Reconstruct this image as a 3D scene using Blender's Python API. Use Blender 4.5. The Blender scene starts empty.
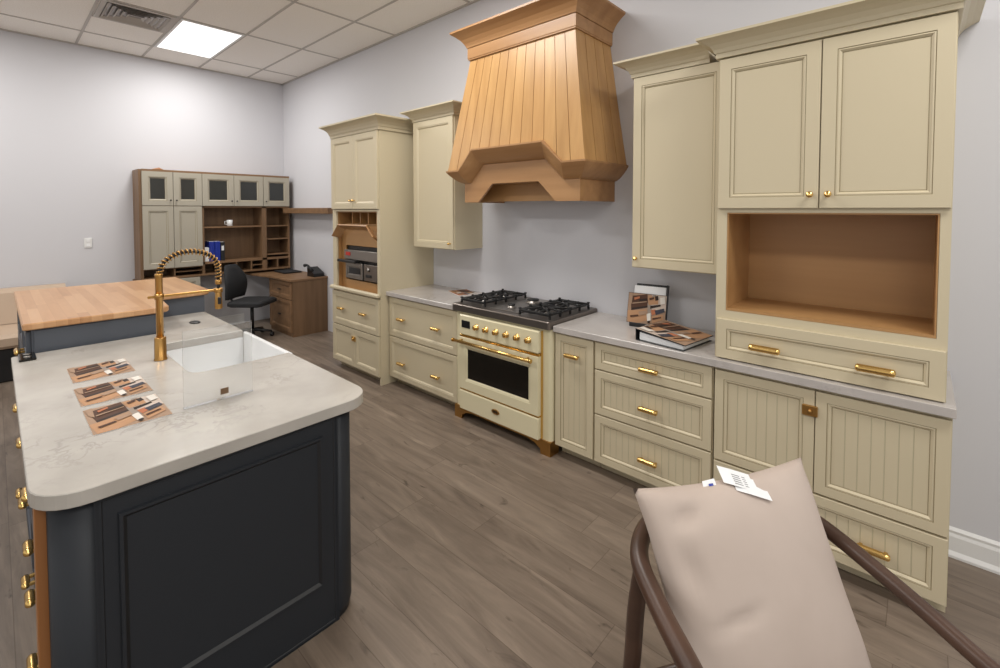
import bpy, math, random
from mathutils import Vector, Matrix
random.seed(7)
SC = bpy.context.scene
COL = SC.collection

# ------------------------------------------------------------------ camera
cam_d = bpy.data.cameras.new('camera'); cam = bpy.data.objects.new('camera', cam_d); COL.objects.link(cam)
YAW, PITCH = 0.7391, -0.0333
cam.location = (7.5537, -3.1269, 1.7049)
cam.rotation_euler = (math.pi/2 + PITCH, -0.0003, YAW)
cam_d.sensor_width = 36; cam_d.lens = 462.111/1000*36
cam_d.shift_x = 0.0; cam_d.shift_y = -(334-225.427)/1000
cam_d.clip_start = 0.05; cam_d.clip_end = 60
SC.camera = cam
# ------------------------------------------------------------------ world and exposure
w = bpy.data.worlds.new('world'); SC.world = w; w.use_nodes = True
w.node_tree.nodes['Background'].inputs[0].default_value = (1.0, 0.985, 0.955, 1)
w.node_tree.nodes['Background'].inputs[1].default_value = 0.78
SC.view_settings.view_transform = 'Standard'; SC.view_settings.look = 'None'
SC.view_settings.gamma = 1; SC.view_settings.use_curve_mapping = False
SC.view_settings.exposure = 0.0
PANEL_W = 41.0      # watts of each ceiling panel

# ------------------------------------------------------------------ materials
def lin(c): return tuple((x/12.92 if x <= .04045 else ((x+.055)/1.055)**2.4) for x in c)
def rgb(r, g, b): return lin((r/255, g/255, b/255)) + (1,)
MATS = {}
def mat(name, col, rough=.5, metal=0.0, spec=.5, **kw):
    m = bpy.data.materials.new(name); m.use_nodes = True
    b = m.node_tree.nodes['Principled BSDF']
    b.inputs['Base Color'].default_value = col
    b.inputs['Roughness'].default_value = rough
    b.inputs['Metallic'].default_value = metal
    b.inputs['Specular IOR Level'].default_value = spec
    for k, v in kw.items(): b.inputs[k.replace('_', ' ')].default_value = v
    MATS[name] = m
    return m
def nodes(m): return m.node_tree.nodes, m.node_tree.links, m.node_tree.nodes['Principled BSDF']
def mottled(m, c1, c2, scale=8, detail=4, amt=(.35, .65), stretch=(1, 1, 1), bump=0, rvar=None):
    N, L, B = nodes(m)
    tc = N.new('ShaderNodeTexCoord'); mp = N.new('ShaderNodeMapping'); mp.inputs['Scale'].default_value = stretch
    nz = N.new('ShaderNodeTexNoise'); nz.inputs['Scale'].default_value = scale; nz.inputs['Detail'].default_value = detail
    cr = N.new('ShaderNodeValToRGB'); cr.color_ramp.elements[0].position = amt[0]; cr.color_ramp.elements[1].position = amt[1]
    cr.color_ramp.elements[0].color = c1; cr.color_ramp.elements[1].color = c2
    L.new(tc.outputs['Object'], mp.inputs[0]); L.new(mp.outputs[0], nz.inputs[0]); L.new(nz.outputs[0], cr.inputs[0])
    L.new(cr.outputs[0], B.inputs['Base Color'])
    if bump:
        bp = N.new('ShaderNodeBump'); bp.inputs['Strength'].default_value = bump; bp.inputs['Distance'].default_value = .002
        L.new(nz.outputs[0], bp.inputs['Height']); L.new(bp.outputs[0], B.inputs['Normal'])
    return m
def wood(name, c1, c2, axis='z', scale=9, rough=.4, plank=None, pvar=.18):
    """streaked grain along one axis; plank=(across axis, width) varies tone board by board"""
    m = mat(name, c1, rough); N, L, B = nodes(m)
    st = {'x': (.07, 1, 1), 'y': (1, .07, 1), 'z': (1, 1, .07)}[axis]
    mottled(m, c1, c2, scale, 6, (.3, .7), st)
    if plank:
        ramp = [n for n in N if n.type == 'VALTORGB'][0]
        tc = N.new('ShaderNodeTexCoord'); sp = N.new('ShaderNodeSeparateXYZ'); L.new(tc.outputs['Object'], sp.inputs[0])
        dv = N.new('ShaderNodeMath'); dv.operation = 'DIVIDE'; dv.inputs[1].default_value = plank[1]
        L.new(sp.outputs['XYZ'.index(plank[0].upper())], dv.inputs[0])
        fl = N.new('ShaderNodeMath'); fl.operation = 'FLOOR'; L.new(dv.outputs[0], fl.inputs[0])
        wn = N.new('ShaderNodeTexWhiteNoise'); wn.noise_dimensions = '1D'; L.new(fl.outputs[0], wn.inputs['W'])
        hs = N.new('ShaderNodeHueSaturation')
        mr = N.new('ShaderNodeMapRange'); mr.inputs[3].default_value = 1-pvar; mr.inputs[4].default_value = 1+pvar
        L.new(wn.outputs[0], mr.inputs[0]); L.new(mr.outputs[0], hs.inputs['Value'])
        L.new(ramp.outputs[0], hs.inputs['Color']); L.new(hs.outputs[0], B.inputs['Base Color'])
    return m

cream = mat('cream_paint', rgb(204, 192, 164), .42)
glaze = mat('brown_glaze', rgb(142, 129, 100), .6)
groove = mat('board_groove', rgb(188, 179, 152), .5)
charcoal = mat('charcoal_paint', rgb(41, 44, 49), .5, spec=.3)
charcoal_dark = mat('charcoal_groove', rgb(28, 29, 32), .5)
slate = mat('slate_blue_paint', rgb(80, 85, 94), .45)
greige = mat('greige_paint', rgb(172, 166, 152), .5)
wallm = mat('wall_paint', rgb(208, 208, 213), .75, spec=.25)
white_trim = mat('white_trim', rgb(228, 228, 228), .45)
tilem = mat('ceiling_tile', rgb(214, 207, 197), .9, spec=.1)
mottled(tilem, rgb(246, 243, 238), rgb(240, 236, 230), 90, 2, (.4, .6), bump=.25)
tbar = mat('ceiling_grid_bar', rgb(186, 181, 176), .6)
brass = mat('brushed_brass', rgb(224, 186, 116), .24, 1.0)
brass_dark = mat('aged_brass', rgb(184, 142, 84), .34, 1.0)
black = mat('black_plastic', rgb(20, 20, 22), .4)
iron = mat('cast_iron', rgb(22, 22, 23), .55)
rubber = mat('black_fabric', rgb(34, 35, 38), .85)
steel = mat('brushed_steel', rgb(150, 145, 140), .35, .9)
darksteel = mat('dark_steel', rgb(128, 120, 114), .34, .85)
white_cer = mat('white_fireclay', rgb(236, 237, 238), .12)
white_paper = mat('white_paper', rgb(235, 236, 238), .6)
ink = mat('grey_ink', rgb(105, 105, 110), .7)
red = mat('red_plastic', rgb(190, 50, 40), .5)
bluem = mat('blue_plastic', rgb(22, 48, 150), .35)
range_cream = mat('range_enamel', rgb(224, 215, 182), .22)
ovenglass = mat('oven_glass', rgb(16, 15, 13), .08)
cabglass = mat('cabinet_glass', rgb(52, 54, 54), .15)
linen = mat('beige_linen', rgb(206, 189, 176), .9, spec=.2)
mottled(linen, rgb(193, 178, 168), rgb(187, 172, 162), 6, 3, (.35, .65))
leather = mat('tan_leather', rgb(186, 164, 143), .5)
walnut_dark = wood('walnut_frame', rgb(58, 40, 31), rgb(82, 58, 45), 'x', 12, .38)
oakv = wood('hood_oak_upright', rgb(182, 138, 86), rgb(200, 157, 102), 'z', 14, .34, ('x', .1), .05)
oakh = wood('hood_oak_level', rgb(156, 114, 74), rgb(180, 138, 94), 'x', 12, .36)
maple = wood('maple_lining', rgb(166, 124, 78), rgb(184, 142, 94), 'x', 7, .42)
maple_v = wood('maple_lining_upright', rgb(156, 114, 68), rgb(176, 134, 86), 'z', 9, .42)
desk_wood = wood('stained_oak', rgb(110, 84, 60), rgb(134, 104, 76), 'z', 16, .5)
desk_wood_y = wood('stained_oak_level', rgb(116, 88, 62), rgb(138, 106, 77), 'y', 16, .5)
orange_wood = wood('orange_wood', rgb(150, 98, 54), rgb(166, 112, 66), 'z', 12, .4)

quartz = mat('veined_quartz', rgb(205, 200, 192), .24)
def build_quartz(m, base, base2, vein):
    N, L, B = nodes(m)
    tc = N.new('ShaderNodeTexCoord')
    n1 = N.new('ShaderNodeTexNoise'); n1.inputs['Scale'].default_value = 3.2; n1.inputs['Detail'].default_value = 8; n1.inputs['Distortion'].default_value = .3
    r1 = N.new('ShaderNodeValToRGB'); r1.color_ramp.elements[0].color = base; r1.color_ramp.elements[1].color = base2
    r1.color_ramp.elements[0].position = .35; r1.color_ramp.elements[1].position = .65
    n2 = N.new('ShaderNodeTexNoise'); n2.inputs['Scale'].default_value = 7.5; n2.inputs['Detail'].default_value = 9; n2.inputs['Roughness'].default_value = .62; n2.inputs['Distortion'].default_value = .35
    r2 = N.new('ShaderNodeValToRGB'); e = r2.color_ramp.elements
    e[0].position = .46; e[0].color = (0, 0, 0, 1); e[1].position = .54; e[1].color = (0, 0, 0, 1)
    k = e.new(.50); k.color = (1, 1, 1, 1)
    n3 = N.new('ShaderNodeTexNoise'); n3.inputs['Scale'].default_value = 2.4
    r3 = N.new('ShaderNodeValToRGB'); r3.color_ramp.elements[0].position = .5; r3.color_ramp.elements[1].position = .68
    mu = N.new('ShaderNodeMath'); mu.operation = 'MULTIPLY'
    m2 = N.new('ShaderNodeMath'); m2.operation = 'MULTIPLY'; m2.inputs[1].default_value = .38
    mx = N.new('ShaderNodeMix'); mx.data_type = 'RGBA'; mx.inputs['B'].default_value = vein
    for n in (n1, n2, n3): L.new(tc.outputs['Object'], n.inputs[0])
    L.new(n1.outputs[0], r1.inputs[0]); L.new(n2.outputs[0], r2.inputs[0]); L.new(n3.outputs[0], r3.inputs[0])
    L.new(r2.outputs[0], mu.inputs[0]); L.new(r3.outputs[0], mu.inputs[1]); L.new(mu.outputs[0], m2.inputs[0])
    L.new(m2.outputs[0], mx.inputs[0]); L.new(r1.outputs[0], mx.inputs['A']); L.new(mx.outputs['Result'], B.inputs['Base Color'])
build_quartz(quartz, rgb(190, 185, 178), rgb(172, 167, 160), rgb(112, 106, 100))
quartz2 = mat('grey_quartz', rgb(190, 184, 180), .2)
build_quartz(quartz2, rgb(194, 188, 184), rgb(182, 176, 172), rgb(130, 124, 122))

def plank_material(name, L1, W1, cols, rough, axis, grain=.25, bump=0, seam=(.5, .47, .45, 1), knots=0):
    """boards laid along x with random end joints, tones varying board by board, streaked grain and dark knots"""
    m = mat(name, cols[0], rough); N, L, B = nodes(m)
    def math_(op, a, b=None):
        n = N.new('ShaderNodeMath'); n.operation = op
        for i, v in enumerate((a, b)):
            if v is None: continue
            if isinstance(v, (int, float)): n.inputs[i].default_value = v
            else: L.new(v, n.inputs[i])
        return n.outputs[0]
    tc = N.new('ShaderNodeTexCoord'); sp = N.new('ShaderNodeSeparateXYZ'); L.new(tc.outputs['Object'], sp.inputs[0])
    ry = math_('DIVIDE', sp.outputs[1], W1); row = math_('FLOOR', ry); fy = math_('FRACT', ry)
    wn = N.new('ShaderNodeTexWhiteNoise'); wn.noise_dimensions = '1D'; L.new(row, wn.inputs['W'])
    rx = math_('ADD', math_('DIVIDE', sp.outputs[0], L1), math_('MULTIPLY', wn.outputs[0], 7.3))
    colx = math_('FLOOR', rx); fx_ = math_('FRACT', rx)
    cv = N.new('ShaderNodeCombineXYZ'); L.new(colx, cv.inputs[0]); L.new(row, cv.inputs[1])
    w2 = N.new('ShaderNodeTexWhiteNoise'); w2.noise_dimensions = '2D'; L.new(cv.outputs[0], w2.inputs['Vector'])
    sh = N.new('ShaderNodeVectorMath'); sh.operation = 'SCALE'; sh.inputs['Scale'].default_value = 17; L.new(w2.outputs['Color'], sh.inputs[0])
    ad = N.new('ShaderNodeVectorMath'); ad.operation = 'ADD'; L.new(tc.outputs['Object'], ad.inputs[0]); L.new(sh.outputs[0], ad.inputs[1])
    def noise(st, sc_, det=6, dist=0):
        mp = N.new('ShaderNodeMapping'); mp.inputs['Scale'].default_value = st; L.new(ad.outputs[0], mp.inputs[0])
        nz = N.new('ShaderNodeTexNoise'); nz.inputs['Scale'].default_value = sc_; nz.inputs['Detail'].default_value = det; nz.inputs['Distortion'].default_value = dist
        nz.inputs['Roughness'].default_value = .62; L.new(mp.outputs[0], nz.inputs[0]); return nz.outputs[0]
    g1 = noise((.9, 6, 1), 1.8, 8, 1.0); g2 = noise((.5, 30, 1), 3, 4)
    v = math_('ADD', math_('MULTIPLY', g1, grain*1.5), math_('MULTIPLY', g2, .18))
    v = math_('ADD', v, math_('MULTIPLY', w2.outputs[0], 1-grain)); v = math_('SUBTRACT', v, .28 if grain > .5 else .12)
    cr = N.new('ShaderNodeValToRGB'); e = cr.color_ramp.elements; e[0].color = cols[0]; e[1].color = cols[-1]
    for i, c in enumerate(cols[1:-1]): k = e.new((i+1)/(len(cols)-1)); k.color = c
    L.new(v, cr.inputs[0]); out = cr.outputs[0]
    if knots:
        kn = noise((2.0, 6.5, 1), 2.3, 3, .8)
        kr = N.new('ShaderNodeValToRGB'); kr.color_ramp.elements[0].position = .64; kr.color_ramp.elements[1].position = .76
        L.new(kn, kr.inputs[0]); mk = N.new('ShaderNodeMix'); mk.data_type = 'RGBA'; mk.blend_type = 'MULTIPLY'
        L.new(math_('MULTIPLY', kr.outputs[0], knots), mk.inputs[0]); L.new(out, mk.inputs['A']); mk.inputs['B'].default_value = (.35, .32, .31, 1); out = mk.outputs['Result']
    ey = .0016/W1; ex = .0016/L1
    seam_ = math_('MAXIMUM', math_('MAXIMUM', math_('LESS_THAN', fy, ey), math_('GREATER_THAN', fy, 1-ey)), math_('MAXIMUM', math_('LESS_THAN', fx_, ex), math_('GREATER_THAN', fx_, 1-ex)))
    mx = N.new('ShaderNodeMix'); mx.data_type = 'RGBA'; mx.blend_type = 'MULTIPLY'; L.new(seam_, mx.inputs[0]); L.new(out, mx.inputs['A']); mx.inputs['B'].default_value = seam
    L.new(mx.outputs['Result'], B.inputs['Base Color'])
    return m
floorm = plank_material('floor_planks', 1.25, .185, [rgb(58, 48, 41), rgb(106, 93, 82), rgb(130, 116, 103), rgb(158, 142, 127)], .42, 'x', .86, seam=(.62, .59, .57, 1), knots=.95)
butcher = plank_material('butcher_block', .8, .05, [rgb(140, 94, 58), rgb(184, 138, 96), rgb(200, 156, 114), rgb(210, 170, 130)], .3, 'x', .5, seam=(.93, .9, .88, 1))

acryl = bpy.data.materials.new('clear_acrylic'); acryl.use_nodes = True
Bq = acryl.node_tree.nodes['Principled BSDF']
Bq.inputs['Base Color'].default_value = (.97, .98, .98, 1); Bq.inputs['Roughness'].default_value = .02
Bq.inputs['Transmission Weight'].default_value = .91; Bq.inputs['IOR'].default_value = 1.45  # not fully transmissive: a pale reflected veil is put into the white colour
lampm = bpy.data.materials.new('lit_diffuser'); lampm.use_nodes = True
lb = lampm.node_tree.nodes['Principled BSDF']; lb.inputs['Base Color'].default_value = (1, 1, 1, 1)
lb.inputs['Emission Color'].default_value = (1, .985, .95, 1); lb.inputs['Emission Strength'].default_value = 1.3

# ------------------------------------------------------------------ mesh helper
class MB:
    def __init__(s, M=None): s.v = []; s.f = []; s.m = []; s.mats = []; s.M = M; s.sm = []
    def mi(s, m):
        if m not in s.mats: s.mats.append(m)
        return s.mats.index(m)
    def vert(s, p):
        p = Vector(p)
        if s.M is not None: p = s.M @ p
        s.v.append(p); return len(s.v)-1
    def face(s, idx, m, smooth=False): s.f.append(list(idx)); s.m.append(s.mi(m)); s.sm.append(smooth)
    def poly(s, pts, m, smooth=False): s.face([s.vert(p) for p in pts], m, smooth)
    def box(s, x0, x1, y0, y1, z0, z1, m, b=0.0):
        if x0 > x1: x0, x1 = x1, x0
        if y0 > y1: y0, y1 = y1, y0
        if z0 > z1: z0, z1 = z1, z0
        if b <= 0:
            i = [s.vert(p) for p in ((x0,y0,z0),(x1,y0,z0),(x1,y1,z0),(x0,y1,z0),(x0,y0,z1),(x1,y0,z1),(x1,y1,z1),(x0,y1,z1))]
            for q in ((3,2,1,0),(4,5,6,7),(0,1,5,4),(1,2,6,5),(2,3,7,6),(3,0,4,7)): s.face([i[k] for k in q], m)
            return
        b = min(b, (x1-x0)*.45, (y1-y0)*.45, (z1-z0)*.45)
        def ring(x0, x1, y0, y1, z, c):
            return [s.vert(p) for p in ((x0+c,y0,z),(x1-c,y0,z),(x1,y0+c,z),(x1,y1-c,z),(x1-c,y1,z),(x0+c,y1,z),(x0,y1-c,z),(x0,y0+c,z))]
        rs = [ring(x0+b, x1-b, y0+b, y1-b, z0, b*.3), ring(x0, x1, y0, y1, z0+b, b), ring(x0, x1, y0, y1, z1-b, b), ring(x0+b, x1-b, y0+b, y1-b, z1, b*.3)]
        s.face(rs[0][::-1], m); s.face(rs[3], m)
        for a, c in zip(rs, rs[1:]):
            for k in range(8): s.face([a[k], a[(k+1) % 8], c[(k+1) % 8], c[k]], m)
    def loft(s, rings, m, cap=True, closed=True, smooth=False):
        R = [[s.vert(p) for p in r] for r in rings]
        n = len(R[0])
        for a, c in zip(R, R[1:]):
            for k in range(n if closed else n-1): s.face([a[k], a[(k+1) % n], c[(k+1) % n], c[k]], m, smooth)
        if cap and closed: s.face(R[0][::-1], m); s.face(R[-1], m)
    def prism(s, pts, z0, z1, m, b=0.0):
        """outline in x,y (counter-clockwise) raised from z0 to z1"""
        if b:
            s.loft([[(x, y, z0) for x, y in pts], [(x, y, z1-b) for x, y in pts], [(x, y, z1) for x, y in shrink(pts, b)]], m)
        else: s.loft([[(x, y, z0) for x, y in pts], [(x, y, z1) for x, y in pts]], m)
    def extrude_y(s, pts, y0, y1, m):
        """outline in x,z, from y0 (front) to y1"""
        s.loft([[(x, y0, z) for x, z in pts], [(x, y1, z) for x, z in pts]], m)
    def tube(s, path, r, m, n=10, closed=False):
        P = [Vector(p) for p in path]; k = len(P)
        rr = r if isinstance(r, (list, tuple)) else [r]*k
        T = []
        for i in range(k):
            a = P[(i-1) % k] if (closed or i > 0) else P[i]; b = P[(i+1) % k] if (closed or i < k-1) else P[i]
            T.append((b-a).normalized())
        up = Vector((0, 0, 1)) if abs(T[0].z) < .9 else Vector((1, 0, 0))
        nrm = (up - T[0]*up.dot(T[0])).normalized(); rings = []
        for i in range(k):
            nrm = (nrm - T[i]*nrm.dot(T[i])).normalized(); bi = T[i].cross(nrm)
            rings.append([P[i] + (nrm*math.cos(2*math.pi*j/n) + bi*math.sin(2*math.pi*j/n))*rr[i] for j in range(n)])
        if closed: rings.append(rings[0])
        s.loft(rings, m, cap=not closed, smooth=True)
    def lathe(s, c, prof, m, n=20, axis='z'):
        c = Vector(c); rings = []
        for r, h in prof:
            ring = []
            for j in range(n):
                a = 2*math.pi*j/n; u, v_ = r*math.cos(a), r*math.sin(a)
                ring.append(c + Vector({'z': (u, v_, h), 'y': (u, h, v_), 'x': (h, u, v_)}[axis]))
            rings.append(ring)
        s.loft(rings, m, smooth=True)
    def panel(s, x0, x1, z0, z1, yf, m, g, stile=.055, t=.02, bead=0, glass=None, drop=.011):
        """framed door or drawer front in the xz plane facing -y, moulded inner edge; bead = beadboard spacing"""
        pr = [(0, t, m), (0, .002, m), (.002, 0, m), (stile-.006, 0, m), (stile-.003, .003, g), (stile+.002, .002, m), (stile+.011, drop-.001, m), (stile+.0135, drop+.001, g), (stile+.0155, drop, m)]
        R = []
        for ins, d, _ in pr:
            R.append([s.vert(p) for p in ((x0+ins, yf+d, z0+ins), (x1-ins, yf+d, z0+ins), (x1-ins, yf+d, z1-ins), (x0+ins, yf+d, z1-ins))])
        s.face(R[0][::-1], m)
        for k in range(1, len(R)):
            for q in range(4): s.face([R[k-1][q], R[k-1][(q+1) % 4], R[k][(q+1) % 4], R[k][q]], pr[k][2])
        ins = pr[-1][0]; a, b, c, d = x0+ins, x1-ins, z0+ins, z1-ins
        if not bead: s.face(R[-1], glass or m)
        else:
            n = max(2, round((b-a)/bead)); wd = (b-a)/n; gr = .0024; y = yf+drop
            for i in range(n):
                l, r = a+i*wd+(gr if i else 0), a+(i+1)*wd-(gr if i < n-1 else 0)
                s.poly(((l, y, c), (r, y, c), (r, y, d), (l, y, d)), m)
                if i < n-1:
                    q = a+(i+1)*wd
                    s.poly(((r, y, c), (q, y+.0015, c), (q, y+.0015, d), (r, y, d)), groove)
                    s.poly(((q, y+.0015, c), (q+gr, y, c), (q+gr, y, d), (q, y+.0015, d)), groove)
    def crown(s, x0, x1, yf, yw, prof, m, left=True, right=True):
        R = []
        for o, z in prof:
            l = x0-o if left else x0; r = x1+o if right else x1
            R.append([s.vert(p) for p in ((l, yw, z), (l, yf-o, z), (r, yf-o, z), (r, yw, z))])
        for a, b in zip(R, R[1:]):
            for q in range(4): s.face([a[q], a[(q+1) % 4], b[(q+1) % 4], b[q]], m)
        s.face(R[0][::-1], m); s.face(R[-1], m)
    def build(s, name, parent=None, label=None, bevel=0, smooth_angle=None):
        base = Vector(parent.get('_b', (0, 0, 0))) if parent is not None else Vector((0, 0, 0))
        if parent is None and s.v:
            mn = [min(v[i] for v in s.v) for i in range(3)]; mx = [max(v[i] for v in s.v) for i in range(3)]
            base = Vector(((mn[0]+mx[0])/2, (mn[1]+mx[1])/2, mn[2]))
        me = bpy.data.meshes.new(name); me.from_pydata([tuple(v-base) for v in s.v], [], s.f); me.update()
        for mm in s.mats: me.materials.append(mm)
        for p, i, sm in zip(me.polygons, s.m, s.sm): p.material_index = i; p.use_smooth = sm
        import bmesh
        bm = bmesh.new(); bm.from_mesh(me); bmesh.ops.recalc_face_normals(bm, faces=bm.faces); bm.to_mesh(me); bm.free()
        o = bpy.data.objects.new(name, me); COL.objects.link(o)
        if parent is not None: o.parent = parent
        else: o.location = base
        PB[o.name] = base
        o['_b'] = tuple(base)
        if label: o['label'] = label
        if bevel:
            bv = o.modifiers.new('bevel', 'BEVEL'); bv.width = bevel; bv.segments = 2; bv.limit_method = 'ANGLE'
        return o
PB = {}
def shrink(pts, d):
    n = len(pts); out = []
    for i in range(n):
        a, b, c = Vector(pts[i-1]), Vector(pts[i]), Vector(pts[(i+1) % n])
        e1 = (b-a).normalized(); e2 = (c-b).normalized()
        nn = (Vector((-e1.y, e1.x)) + Vector((-e2.y, e2.x)))
        if nn.length < 1e-6: nn = Vector((-e1.y, e1.x))
        nn.normalize(); out.append(tuple(b + nn*d))
    return out
def rounded(pts_r, n=7):
    """outline with per-corner radius: [(x,y,r)] counter-clockwise"""
    out = []; k = len(pts_r)
    for i in range(k):
        a = Vector(pts_r[i-1][:2]); b = Vector(pts_r[i][:2]); c = Vector(pts_r[(i+1) % k][:2]); r = pts_r[i][2]
        if r <= 0: out.append(tuple(b)); continue
        e1 = (a-b).normalized(); e2 = (c-b).normalized(); p = b+e1*r; q = b+e2*r
        for j in range(n+1):
            t = j/n; k1 = .448
            c1 = p-e1*r*(1-k1); c2 = q-e2*r*(1-k1)
            out.append(tuple(p*(1-t)**3+c1*3*t*(1-t)**2+c2*3*t*t*(1-t)+q*t**3))
    return out
def thing(name, label, cat, loc, group=None):
    o = bpy.data.objects.new(name, None); COL.objects.link(o); o.location = loc; o.empty_display_size = .1
    o['_b'] = tuple(loc); o['label'] = label; o['category'] = cat
    if group: o['group'] = group
    return o
def tag(o, label, cat, group=None, kind=None):
    o['label'] = label; o['category'] = cat
    if group: o['group'] = group
    if kind: o['kind'] = kind
    return o
def struct(o): o['kind'] = 'structure'; return o

def pull(x, z, y, parent, L=.12, r=.0145, name='handle', m=None):
    """brass bar pull on a face looking to -y"""
    b = MB(); m = m or brass
    prof = [(0, -L/2), (r*.7, -L/2+.002), (r, -L/2+.008), (r, -L/2+.02), (r, L/2-.02), (r, L/2-.008), (r*.7, L/2-.002), (0, L/2)]
    b.lathe((x, y-.03, z), prof, m, 14, 'x')
    for sx in (-L*.36, L*.36): b.box(x+sx-.007, x+sx+.007, y-.026, y+.001, z-.006, z+.006, m, .002)
    return b.build(name, parent)
def knob(x, z, y, parent, r=.014, m=None, name='knob'):
    b = MB(); m = m or brass
    b.lathe((x, y, z), [(r*.6, .001), (r*.6, -.003), (r*.35, -.006), (r*.35, -.014), (r*.9, -.018), (r, -.024), (r*.8, -.029), (0, -.031)], m, 16, 'y')
    return b.build(name, parent)

# ================================================================== SETTING
H = 3.70; WY = .03
b = MB(); b.box(-.1, 10.5, -8.2, WY+.1, -.1, 0, floorm); struct(b.build('floor'))
b = MB(); b.box(-.1, 10.5, WY, WY+.12, 0, H+.1, wallm); struct(b.build('wall_right'))
b = MB(); b.box(-.12, 0, -8.2, WY, 0, H+.1, wallm); struct(b.build('wall_left'))
b = MB(); b.box(0, 10.5, -8.2, WY, H, H+.08, tilem); struct(b.build('ceiling'))
# suspended grid
gx0, gy0, GX, GY = .598, -.496, 1.2352, .6368
b = MB(); t = .012
xs = [gx0+GX*i for i in range(0, 8)]; ys = [gy0-GY*j for j in range(0, 12)]
for x in xs: b.box(x-t, x+t, -8.2, WY, H-.006, H+.001, tbar)
for y in ys: b.box(0, 10.5, y-t, y+t, H-.005, H+.001, tbar)
b.box(1.215-t, 1.215+t, ys[3], ys[2], H-.0045, H+.001, tbar)
b.box(0, 10.5, WY-.025, WY, H-.012, H+.001, tbar); b.box(0, .025, -8.2, WY, H-.012, H+.001, tbar)
struct(b.build('trim_1'))
def baseboard(name, horizontal, a0, a1):
    b = MB()
    prof = [(0, 0), (.028, 0), (.028, .012), (.016, .03), (.016, .1), (.010, .115), (.012, .128), (0, .142)]
    if horizontal: b.loft([[(x, WY-o, z) for o, z in prof] for x in (a0, a1)], white_trim)
    else: b.loft([[(o, y, z) for o, z in prof] for y in (a0, a1)], white_trim)
    return struct(b.build(name))
baseboard('baseboard_right', True, 7.69, 10.5)
baseboard('baseboard_left', False, -8.2, -1.96)
baseboard('baseboard_left_desk', False, -1.23, -.6)

# ceiling panels
def ceiling_panel(i, j, label):
    x0, y1 = gx0+GX*i, gy0-GY*j; x1, y0 = x0+GX, y1-GY
    t = thing('ceiling_light', label, 'ceiling light', ((x0+x1)/2, (y0+y1)/2, H-.03), 'flat panel lights in the ceiling grid')
    b = MB()
    for q in ((x0+.012, x1-.012, y0+.012, y0+.035), (x0+.012, x1-.012, y1-.035, y1-.012), (x0+.012, x0+.035, y0+.035, y1-.035), (x1-.035, x1-.012, y0+.035, y1-.035)):
        b.box(*q, H-.014, H-.001, white_trim)
    b.build('frame', t)
    b = MB(); b.box(x0+.036, x1-.036, y0+.036, y1-.036, H-.010, H-.002, lampm); b.build('diffuser', t)
    ld = bpy.data.lights.new('panel_glow', 'AREA'); ld.shape = 'RECTANGLE'; ld.size = GX-.08; ld.size_y = GY-.08
    ld.energy = PANEL_W; ld.color = (1.0, .975, .93)
    lo = bpy.data.objects.new('panel_glow', ld); COL.objects.link(lo); lo.parent = t; lo.location = (0, 0, .012)
ceiling_panel(0, 1, 'bright flat ceiling panel light beside the air vent')
for i, j, wh in ((3, 1, 'above the range wall aisle'), (6, 1, 'nearest the right end of the kitchen wall'), (3, 5, 'above the far side of the island'), (0, 5, 'above the tan bench'), (6, 5, 'above the armchair and the viewer')):
    ceiling_panel(i, j, 'added fill panel light out of view ' + wh)  # unseen extra panels, added on the same grid to light the room

# vent
t = thing('ceiling_vent', 'square grey louvred air vent in the ceiling beside the lit panel', 'air vent', (1.52, -2.09, H-.03))
vx0, vx1, vy0, vy1 = 1.235, 1.82, -2.385, -1.79
b = MB()
for q in ((vx0, vx1, vy0, vy0+.04), (vx0, vx1, vy1-.04, vy1), (vx0, vx0+.04, vy0+.04, vy1-.04), (vx1-.04, vx1, vy0+.04, vy1-.04)): b.box(*q, H-.016, H-.001, tbar)
b.build('frame', t)
b = MB(); b.box(vx0+.04, vx1-.04, vy0+.04, vy1-.04, H-.003, H-.001, darksteel); b.build('backing', t)
for k in range(5):
    ins = .045+k*.045
    b = MB(); z0, z1 = H-.022, H-.004
    a0, a1, c0, c1 = vx0+ins, vx1-ins, vy0+ins, vy1-ins
    o_ = [(a0, c0), (a1, c0), (a1, c1), (a0, c1)]; i_ = [(a0+.022, c0+.022), (a1-.022, c0+.022), (a1-.022, c1-.022), (a0+.022, c1-.022)]
    b.loft([[(x, y, z0) for x, y in o_], [(x, y, z1) for x, y in i_]], tbar, cap=False)
    b.build('louvre', t)

# outlet on the left wall
b = MB(); b.box(0.001, .009, -2.385, -2.31, 1.24, 1.36, white_trim, .003); b.box(.009, .012, -2.365, -2.33, 1.31, 1.345, white_paper, .001); b.box(.009, .012, -2.365, -2.33, 1.255, 1.29, white_paper, .001)
tag(b.build('wall_outlet'), 'small white outlet plate on the left wall', 'outlet')

# ================================================================== KITCHEN WALL
CT = .914
def crown_prof(z0, z1, out):
    h = z1-z0
    return [(0, z0), (.012, z0), (.012, z0+h*.22), (.018, z0+h*.25), (.024, z0+h*.42), (.04, z0+h*.62), (.062, z0+h*.76), (out-.006, z0+h*.86), (out, z0+h*.88), (out, z1)]

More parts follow.
